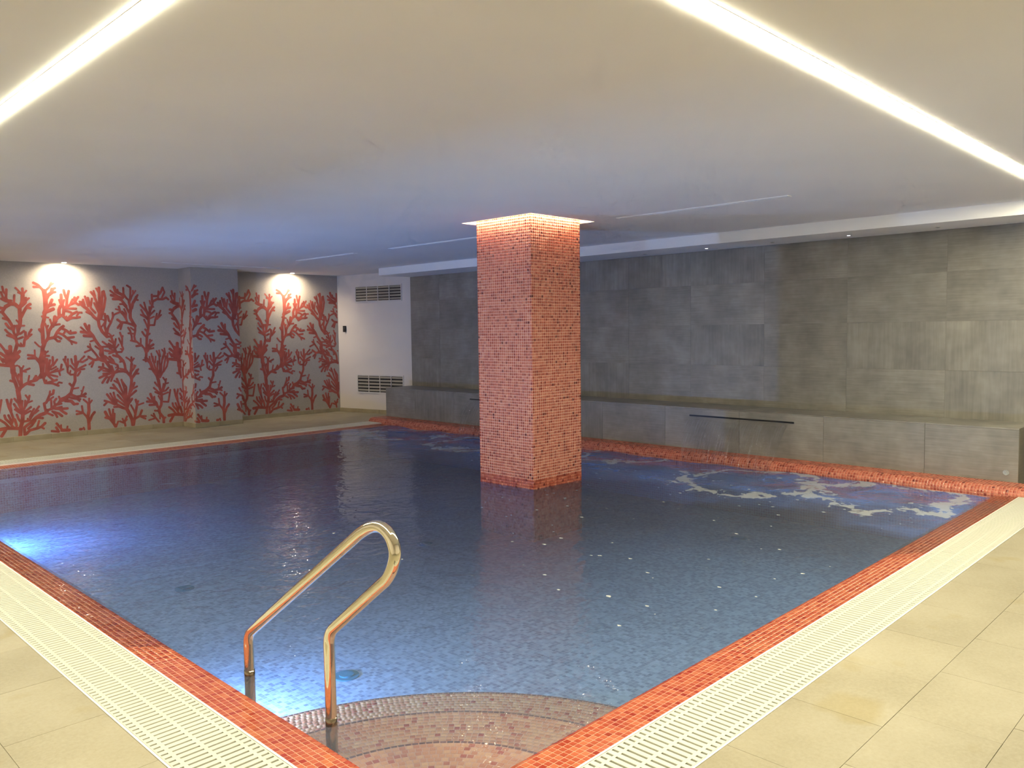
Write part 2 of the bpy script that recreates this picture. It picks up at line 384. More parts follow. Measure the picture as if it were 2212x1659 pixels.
# ---- mosaic layer: frames = list of (centre, t1, t2, size1, size2); nearest in view become parts, the rest one mesh
TH = .0016
def tile_verts(hx, hy):
    b = .0011
    return np.array([(-hx, -hy, 0), (hx, -hy, 0), (hx, hy, 0), (-hx, hy, 0),
                     (-hx+b, -hy+b, TH), (hx-b, -hy+b, TH), (hx-b, hy-b, TH), (-hx+b, hy-b, TH)])
TF = np.array([(4, 5, 6, 7), (0, 1, 5, 4), (1, 2, 6, 5), (2, 3, 7, 6), (3, 0, 4, 7)])
UNIT = {}
def unit_tile(m):
    if m.name not in UNIT:
        me = bpy.data.meshes.new('mosaic_tile'); me.from_pydata([tuple(v) for v in tile_verts(.5*(PT-.003), .5*(PT-.003))], [], [tuple(f) for f in TF])
        me.materials.append(m); UNIT[m.name] = me
    return UNIT[m.name]
def lay_tiles(parent, P, T1, T2, S1, S2, m, tilt=.006, parts=0, name='mosaic_tile', bulk='mosaic_field'):
    P, T1, T2 = (np.asarray(a, float) for a in (P, T1, T2)); n = len(P)
    S1 = np.broadcast_to(np.asarray(S1, float), (n,)); S2 = np.broadcast_to(np.asarray(S2, float), (n,))
    N = np.cross(T1, T2); N /= np.linalg.norm(N, axis=1)[:, None]
    a = rng.normal(0, tilt, n)[:, None]; b = rng.normal(0, tilt, n)[:, None]
    T1 = T1 + N*a; T2 = T2 + N*b
    T1 /= np.linalg.norm(T1, axis=1)[:, None]; T2 -= T1*(T1*T2).sum(1)[:, None]; T2 /= np.linalg.norm(T2, axis=1)[:, None]
    N = np.cross(T1, T2)
    single = np.zeros(n, bool)
    if parts:
        D = P - np.array([0, 0, EYE]); z = D@FWD
        px = 1106 + FPX*(D@RGT)/z; py = 829.5 - FPX*(D@UPV)/z
        ok = (z > 0) & (px > -8) & (px < 2220) & (py > -8) & (py < 1668)
        dist = np.linalg.norm(D, axis=1); facing = -(D*N).sum(1)/dist
        size = np.where(ok & (facing > 0), np.sqrt(np.maximum(facing, 0))*PT/dist, 0)
        idx = np.argsort(-size)[:parts]; idx = idx[size[idx] > 0]; single[idx] = True
        u = unit_tile(m); w0 = PT-.003
        for i in idx:
            o = link(name, u, parent)
            o.matrix_basis = Matrix(((T1[i][0]*S1[i]/w0, T2[i][0]*S2[i]/w0, N[i][0], P[i][0]), (T1[i][1]*S1[i]/w0, T2[i][1]*S2[i]/w0, N[i][1], P[i][1]),
                                     (T1[i][2]*S1[i]/w0, T2[i][2]*S2[i]/w0, N[i][2], P[i][2]), (0, 0, 0, 1)))
    k = np.where(~single)[0]
    if len(k) == 0: return
    nb = len(k); V = np.zeros((nb, 8, 3))
    lo = tile_verts(.5, .5); bb = .0011
    for j in range(8):
        ins = 0 if j < 4 else bb
        sx = np.sign(lo[j, 0])*(S1[k]/2-ins); sy = np.sign(lo[j, 1])*(S2[k]/2-ins); sz = lo[j, 2]
        V[:, j] = P[k] + T1[k]*sx[:, None] + T2[k]*sy[:, None] + N[k]*sz
    F = (TF[None] + 8*np.arange(nb)[:, None, None]).reshape(-1, 4)
    me = bpy.data.meshes.new(bulk)
    me.vertices.add(nb*8); me.vertices.foreach_set('co', V.reshape(-1))
    me.loops.add(F.size); me.loops.foreach_set('vertex_index', F.reshape(-1).astype(np.int32))
    me.polygons.add(len(F)); me.polygons.foreach_set('loop_start', np.arange(0, F.size, 4, dtype=np.int32))
    me.polygons.foreach_set('loop_total', np.full(len(F), 4, np.int32))
    me.update(calc_edges=True)
    at = me.attributes.new('tile_rand', 'FLOAT', 'FACE'); at.data.foreach_set('value', np.repeat(rng.random(nb), 5).astype(np.float32))
    me.materials.append(m); me.validate()
    o = link(bulk, me, parent); tag(o, kind='stuff')
    return o
def profile_tiles(poly, axis, t0, t1, skip=0):
    """tiles running along a bent strip: poly = cross-section points, walked at the mosaic pitch, extruded along axis ('x' or 'y')"""
    poly = [np.array(p, float) for p in poly]
    L = [0]
    for a, b in zip(poly, poly[1:]): L.append(L[-1] + np.linalg.norm(b-a))
    rows = int(L[-1]/PT); out = []
    for r in range(skip, rows):
        s = (r+.5)*PT; i = max(j for j in range(len(poly)-1) if L[j] <= s)
        d = (poly[i+1]-poly[i])/np.linalg.norm(poly[i+1]-poly[i]); out.append((poly[i] + d*(s-L[i]), d))
    n = int((t1-t0)/PT); ts = t0 + (np.arange(n)+.5)*PT
    P, A, B = [], [], []
    for c, d in out:
        for t in ts:
            if axis == 'x': P.append((t, c[0], c[1])); A.append((1, 0, 0)); B.append((0, d[0], d[1]))
            else: P.append((c[0], t, c[1])); A.append((0, 1, 0)); B.append((d[0], 0, d[1]))
    P, A, B = map(np.array, (P, A, B))
    return P, A, B

# ================================================================== THE SETTING
# floor slab around the pool, with its stone tiles as pieces
fl = MB()
fl.box(-1.5, 9.6, -1.5, YR2-.012, -.12, -.0024)
fl.box(-1.5, XL2-.012, YR2-.012, YC+.1, -.12, -.0024)
fl.box(XL2-.012, 9.6, YF2+.012, YC+.1, -.12, -.0024)
fl.box(XB, 9.6, YR2-.012, YBR, -.12, -.0024)
floor = struct(fl.build('floor', M['floor_joint']), 'beige stone deck around the pool')
def tile_region(x0, x1, y0, y1, lx, ly, along_x, ox=0, oy=0, vx0=-9, vx1=99, vy0=-9, vy1=99):
    """stone tiles over a rectangle, in courses; only those the view takes in are cut, the rest is laid in one piece"""
    g = .0018; cnt = 0
    if along_x:
        rows = [(y1-oy-(k+1)*ly, y1-oy-k*ly) for k in range(-1, int((y1-y0)/ly)+2)]
        for k, (a, b) in enumerate(rows):
            st = ox + (k*.31 % 1)*lx
            xs = np.arange(x0 - lx + (st % lx) , x1, lx)
            for c in xs: yield max(c, x0)+g/2, min(c+lx, x1)-g/2, max(a, y0)+g/2, min(b, y1)-g/2
    else:
        cols = [(x1-ox-(k+1)*lx, x1-ox-k*lx) for k in range(-1, int((x1-x0)/lx)+2)]
        for k, (a, b) in enumerate(cols):
            st = oy + (k*.37 % 1)*ly
            ys = np.arange(y0 - ly + (st % ly), y1, ly)
            for c in ys: yield max(a, x0)+g/2, min(b, x1)-g/2, max(c, y0)+g/2, min(c+ly, y1)-g/2
def seen(x0, x1, y0, y1, z=0, m=60):
    for a in (x0, (x0+x1)/2, x1):
        for b in (y0, (y0+y1)/2, y1):
            px, py, d = project((a, b, z))
            if d > .3 and -m < px < 2212+m and -m < py < 1659+m: return True
    return False
rest = MB()
for reg in ((-1.5, 9.2, -1.5, YR2-.012, .53, .37, True, .26, .0), (-1.5, XL2-.012, YR2-.012, YC, .37, .53, False, 0, .2), (XL2-.012, 9.4, YF2+.012, YC, .53, .37, True, .1, 0)):
    for x0, x1, y0, y1 in tile_region(*reg):
        if x1-x0 < .02 or y1-y0 < .02: continue
        if seen(x0, x1, y0, y1):
            MB().bevel_box(x0, x1, y0, y1, -.0095, random.uniform(-.0004, .0004), .0006).build('floor_tile', M['floor'], floor)
        else: rest.box(x0, x1, y0, y1, -.0095, 0)
tag(rest.build('floor_tile_field', M['floor'], floor), kind='stuff')

# overflow channels below the gratings
tr = MB()
for x0, x1, y0, y1 in ((XL2-.012, 8.36, YR2-.012, YR1+.006), (XL2-.012, XL1+.006, YR1+.006, YF2+.012), (XL1+.006, 8.36, YF1-.006, YF2+.012)):
    tr.box(x0, x1, y0, y1, -.12, -.045)
struct(tr.build('overflow_channel', M['trough']), 'shallow overflow channel under the white gratings')

# pool basin
ba = MB(); ba.box(XN-.15, XCW+.15, YN-.15, YFN+.15, ZP-.1, ZP)
basin = struct(ba.build('pool_floor', M['pool_floor']), 'blue grey mosaic pool bottom under the water')
def side(name, m, *b): return struct(MB().box(*b).build(name, m))
side('pool_side_near_left', M['pool_wall_y'], XL1+.006, XN-.004, YN-.2, YFN, ZP-.1, -.030)
side('pool_side_near_right', M['pool_wall_x'], XL1+.006, XCW, YR1+.006, YN-.004, ZP-.1, -.030)
side('pool_side_far', M['pool_wall_x'], XN-.1, XCW, YFN+.004, YF1-.006, ZP-.1, -.030)
side('pool_side_back', M['pool_wall_y'], XCW+.004, XB, 1.40, 11.70, ZP-.1, -.02)

# mosaic rims: slightly sloped top, rounded nose, then down into the water
def nose(a0, a1, z0, z1, r, down, sg):
    """cross-section points from the channel (a0) to the pool (a1)"""
    pts = [(a0, z0), (a1-sg*r, z1)]
    for k in range(1, 7):
        t = math.pi/2*k/6; pts.append((a1-sg*r + sg*r*math.sin(t), z1-r + r*math.cos(t)))
    pts.append((a1, z1-r-down)); return pts
def inset(poly, d):
    out = []
    for i, p in enumerate(poly):
        a = np.array(poly[max(i-1, 0)]); b = np.array(poly[min(i+1, len(poly)-1)]); t = (b-a)/np.linalg.norm(b-a)
        out.append((p[0]+t[1]*d, p[1]-t[0]*d))
    return out
def rim(name, poly, axis, t0, t1, sg, parts, label, m='tile', base=-.2):
    """solid grout bed with the mosaic on it; poly is the finished surface"""
    d = TH*.8*sg
    bed = [(p[0], p[1]) for p in inset(poly, d)]
    mb = MB(); sec = bed + [(bed[-1][0], base), (bed[0][0], base)]
    mb.prism(sec, 0 if axis == 'x' else 1, t0, t1)
    o = struct(mb.build(name, M['grout']), label)
    P, A, B = profile_tiles(poly, axis, t0, t1)
    N = np.cross(A, B)
    if N[len(N)//8][2] < 0: A = -A; N = -N
    P = P - N*TH
    lay_tiles(o, P, A, B, PT-.0036, PT-.0036, M[m], .010, parts)
    return o
rim('pool_edge_near_right', nose(YR1+.005, YN, -.003, -.012, .034, .10, 1), 'x', XL1+.005, 8.36, 1, 300, 'orange mosaic pool edge beside the long right channel')
rim('pool_edge_near_left', nose(XL1+.005, XN, -.003, -.012, .034, .10, 1), 'y', YN, YFN, 1, 300, 'orange mosaic pool edge beside the handrail')
rim('pool_edge_far', nose(YF1-.005, YFN, -.014, -.030, .034, .10, -1), 'x', XN, XCW, -1, 0, 'orange mosaic pool edge below the coral wall')
# raised rounded curb in front of the ledge
CURB = [(XB, ZCOP), (XCW+.10, ZCOP)] + [(XCW+.10-.10*math.sin(math.pi/2*k/8), ZCOP-.10+.10*math.cos(math.pi/2*k/8)) for k in range(1, 9)] + [(XCW, -.16)]
rim('pool_curb', CURB, 'y', 1.42, 11.70, -1, 0, 'raised rounded orange mosaic curb in front of the grey ledge', 'ptile')

# quarter-round steps in the near corner
CXs, CYs = XN, YN
sp_ = MB()
levels = ((.71, -.155), (1.27, -.295), (1.78, -.435))
for r, z in levels:
    poly = [(CXs-.05, CYs-.05)] + [(CXs + r*math.cos(t), CYs + r*math.sin(t)) for t in np.linspace(-.05, math.pi/2+.05, 40)]
    sp_.prism(poly, 2, ZP, z)
steps = struct(sp_.build('pool_steps', M['grout']), 'quarter-round orange mosaic steps in the pool corner under water')
P, A, B, S1 = [], [], [], []
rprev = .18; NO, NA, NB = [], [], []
for r, z in levels:
    rr = r - PT/2 - .019
    nn_ = int(r*math.pi/2/PT)
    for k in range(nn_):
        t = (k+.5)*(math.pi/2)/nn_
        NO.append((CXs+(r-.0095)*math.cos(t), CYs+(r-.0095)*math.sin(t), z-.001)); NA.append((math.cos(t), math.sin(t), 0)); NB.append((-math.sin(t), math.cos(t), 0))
    while rr > rprev:
        n = max(3, int(round(rr*math.pi/2/PT))); w = rr*math.pi/2/n
        off = random.random()
        for k in range(n):
            t = (k+off % 1)*(math.pi/2)/n
            if rr*math.cos(t) < .006 or rr*math.sin(t) < .006: continue
            P.append((CXs+rr*math.cos(t), CYs+rr*math.sin(t), z-.001)); B.append((-math.sin(t), math.cos(t), 0)); A.append((math.cos(t), math.sin(t), 0)); S1.append(w-.003)
        rr -= PT
    rprev = r
    n = int(r*math.pi/2/PT)
    for q in range(4):          # risers
        for k in range(n):
            t = (k+.5)*(math.pi/2)/n
            P.append((CXs+(r-.001)*math.cos(t), CYs+(r-.001)*math.sin(t), z-.004-(q+.5)*PT)); A.append((-math.sin(t), math.cos(t), 0)); B.append((0, 0, 1)); S1.append(r*math.pi/2/n-.003)
P, A, B, S1 = map(np.array, (P, A, B, S1))
riser = np.abs(B[:, 2]) > .5
S1v = np.where(riser, S1, PT-.003); S2v = np.where(riser, PT-.003, S1)
lay_tiles(steps, P, A, B, S1v, S2v, M['stile'], .008, 300)
lay_tiles(steps, NO, NA, NB, .016, PT-.003, M['edge_shade'], .008, 0, bulk='edge_shade_strip')  # row of dark tiles in place of the shade at the step edges

# walls
wl = MB(); wl.box(-1.6, 9.7, YC, YC+.12, -.1, ZC+.1)
wall_left = struct(wl.build('wall_left', M['wallpaper']), 'taupe wallpapered wall with red coral print')
pl = MB(); pl.box(PIL0, PIL1, PILY, YC+.01, -.05, ZC+.02)
pil = pl.build('wall_pier', M['wallpaper'], wall_left)
struct(MB().box(-1.6, -1.5, -1.6, YC, -.1, ZC+.1).build('wall_near_left', M['white']))
struct(MB().box(-1.6, 9.7, -1.6, -1.5, -.1, ZC+.1).build('wall_near_right', M['white']))
WD = np.array([.182, -.983, 0]); WD /= np.linalg.norm(WD); W0 = np.array([9.04, YC, 0])
ww = MB(); e = W0 + WD*2.45
ww.prism([(W0[0], W0[1]+.05), (e[0], e[1]), (e[0]+.1, e[1]), (W0[0]+.1, W0[1]+.05)], 2, -.1, ZC+.05)
wall_corner = struct(ww.build('wall_corner', M['white']), 'plain white wall with two air grilles')

# grey tile-clad back wall
wb = MB(); wb.box(XG+.0018, 9.7, -1.5, YBL, -.1, ZC+.05); wb.box(XG+.001, XG+.013, YBL-.004, YBL, 0, ZS)
wall_back = struct(wb.build('wall_back', M['stone_joint']), 'grey porcelain tiled wall above the ledge')
ycuts = [-1.5, -.36, .66, 1.685, 2.70, 3.735, 4.745, 5.78, 6.78, 7.80, 8.80, 9.82, 10.83, YBL-.002]
zcuts = [.0, .56, 1.075, 1.59, 2.105, ZS-.002]
cache = {}
def slab(name, x0, x1, y0, y1, z0, z1, axis, sg, m, parent, b=.0015):
    """a clad tile with its own origin at its centre, mesh shared between pieces of one size"""
    c = ((x0+x1)/2, (y0+y1)/2, (z0+z1)/2); d = (round((x1-x0)/2, 4), round((y1-y0)/2, 4), round((z1-z0)/2, 4))
    key = (d, axis, sg, m.name)
    if key not in cache:
        cache[key] = MB().bevel_box(-d[0], d[0], -d[1], d[1], -d[2], d[2], b, axis, sg).mesh(name, m)
    o = link(name, cache[key], parent); o.location = c; return o
for ya, yb in zip(ycuts, ycuts[1:]):
    for za, zb in zip(zcuts, zcuts[1:]):
        if zb < .6 and ya > YBR: continue
        dx = random.uniform(0, .0005)
        slab('wall_tile', XG-dx, XG+.0125, ya+.0008, yb-.0008, za+.0008, zb-.0008, 0, -1, M['stone'], wall_back, .0008)

# ceiling with the recess round the pillar, bulkhead over the ledge
RC = .11; rx0, rx1, ry0, ry1 = PX0-RC, PX1+RC, PY0-RC, PY1+RC
ce = MB()
ce.box(-1.6, 9.7, -1.6, ry0, ZC, ZC+.05); ce.box(-1.6, 9.7, ry1, YC+.1, ZC, ZC+.05)
ce.box(-1.6, rx0, ry0, ry1, ZC, ZC+.05); ce.box(rx1, 9.7, ry0, ry1, ZC, ZC+.05)
ce.box(rx0-.02, rx1+.02, ry0-.02, ry1+.02, ZC+.17, ZC+.2)
for b in ((rx0-.02, rx0, ry0-.02, ry1+.02), (rx1, rx1+.02, ry0-.02, ry1+.02), (rx0, rx1, ry0-.02, ry0), (rx0, rx1, ry1, ry1+.02)): ce.box(*b, ZC+.05, ZC+.17)
struct(ce.build('ceiling', M['ceiling']), 'white plaster ceiling with a square recess round the pillar')
struct(MB().box(XS, XG+.02, -1.5, YBL, ZS, ZC+.01).build('trim_1', M['ceiling']), 'white lowered bulkhead above the grey wall')

# skirting tiles
def skirting(name, runs, label):
    base = struct(link(name, None), label)
    for axis, fixed, a, b, sg in runs:
        n = max(1, round((b-a)/.53)); st = (b-a)/n
        for k in range(n):
            p, q = a+k*st+.001, a+(k+1)*st-.001
            if axis == 'x': MB().bevel_box(p, q, fixed-.012, fixed, 0, .0744, .002, 1, -1).build('skirting_tile', M['skirting'], base)
            else: MB().bevel_box(fixed-.012, fixed, p, q, 0, .0744, .002, 0, -1).build('skirting_tile', M['skirting'], base)
    return base
skirting('baseboard_left', (('x', YC, 1.8, PIL0-.012, 1), ('y', PIL0, PILY-.012, YC-.012, 1), ('x', PILY, PIL0, PIL1, 1), ('x', YC, PIL1, 9.0, 1)), 'low beige tile skirting along the coral wall')
bc = struct(link('baseboard_corner', None), 'low beige tile skirting along the white wall')
ang = math.atan2(WD[1], WD[0])
for k in range(4):
    o = MB().bevel_box(0, .528, -.012, 0, 0, .0744, .002, 1, -1).build('skirting_tile', M['skirting'], bc)
    p = W0 + WD*(k*.53); o.location = (p[0], p[1], 0); o.rotation_euler = (0, 0, ang)

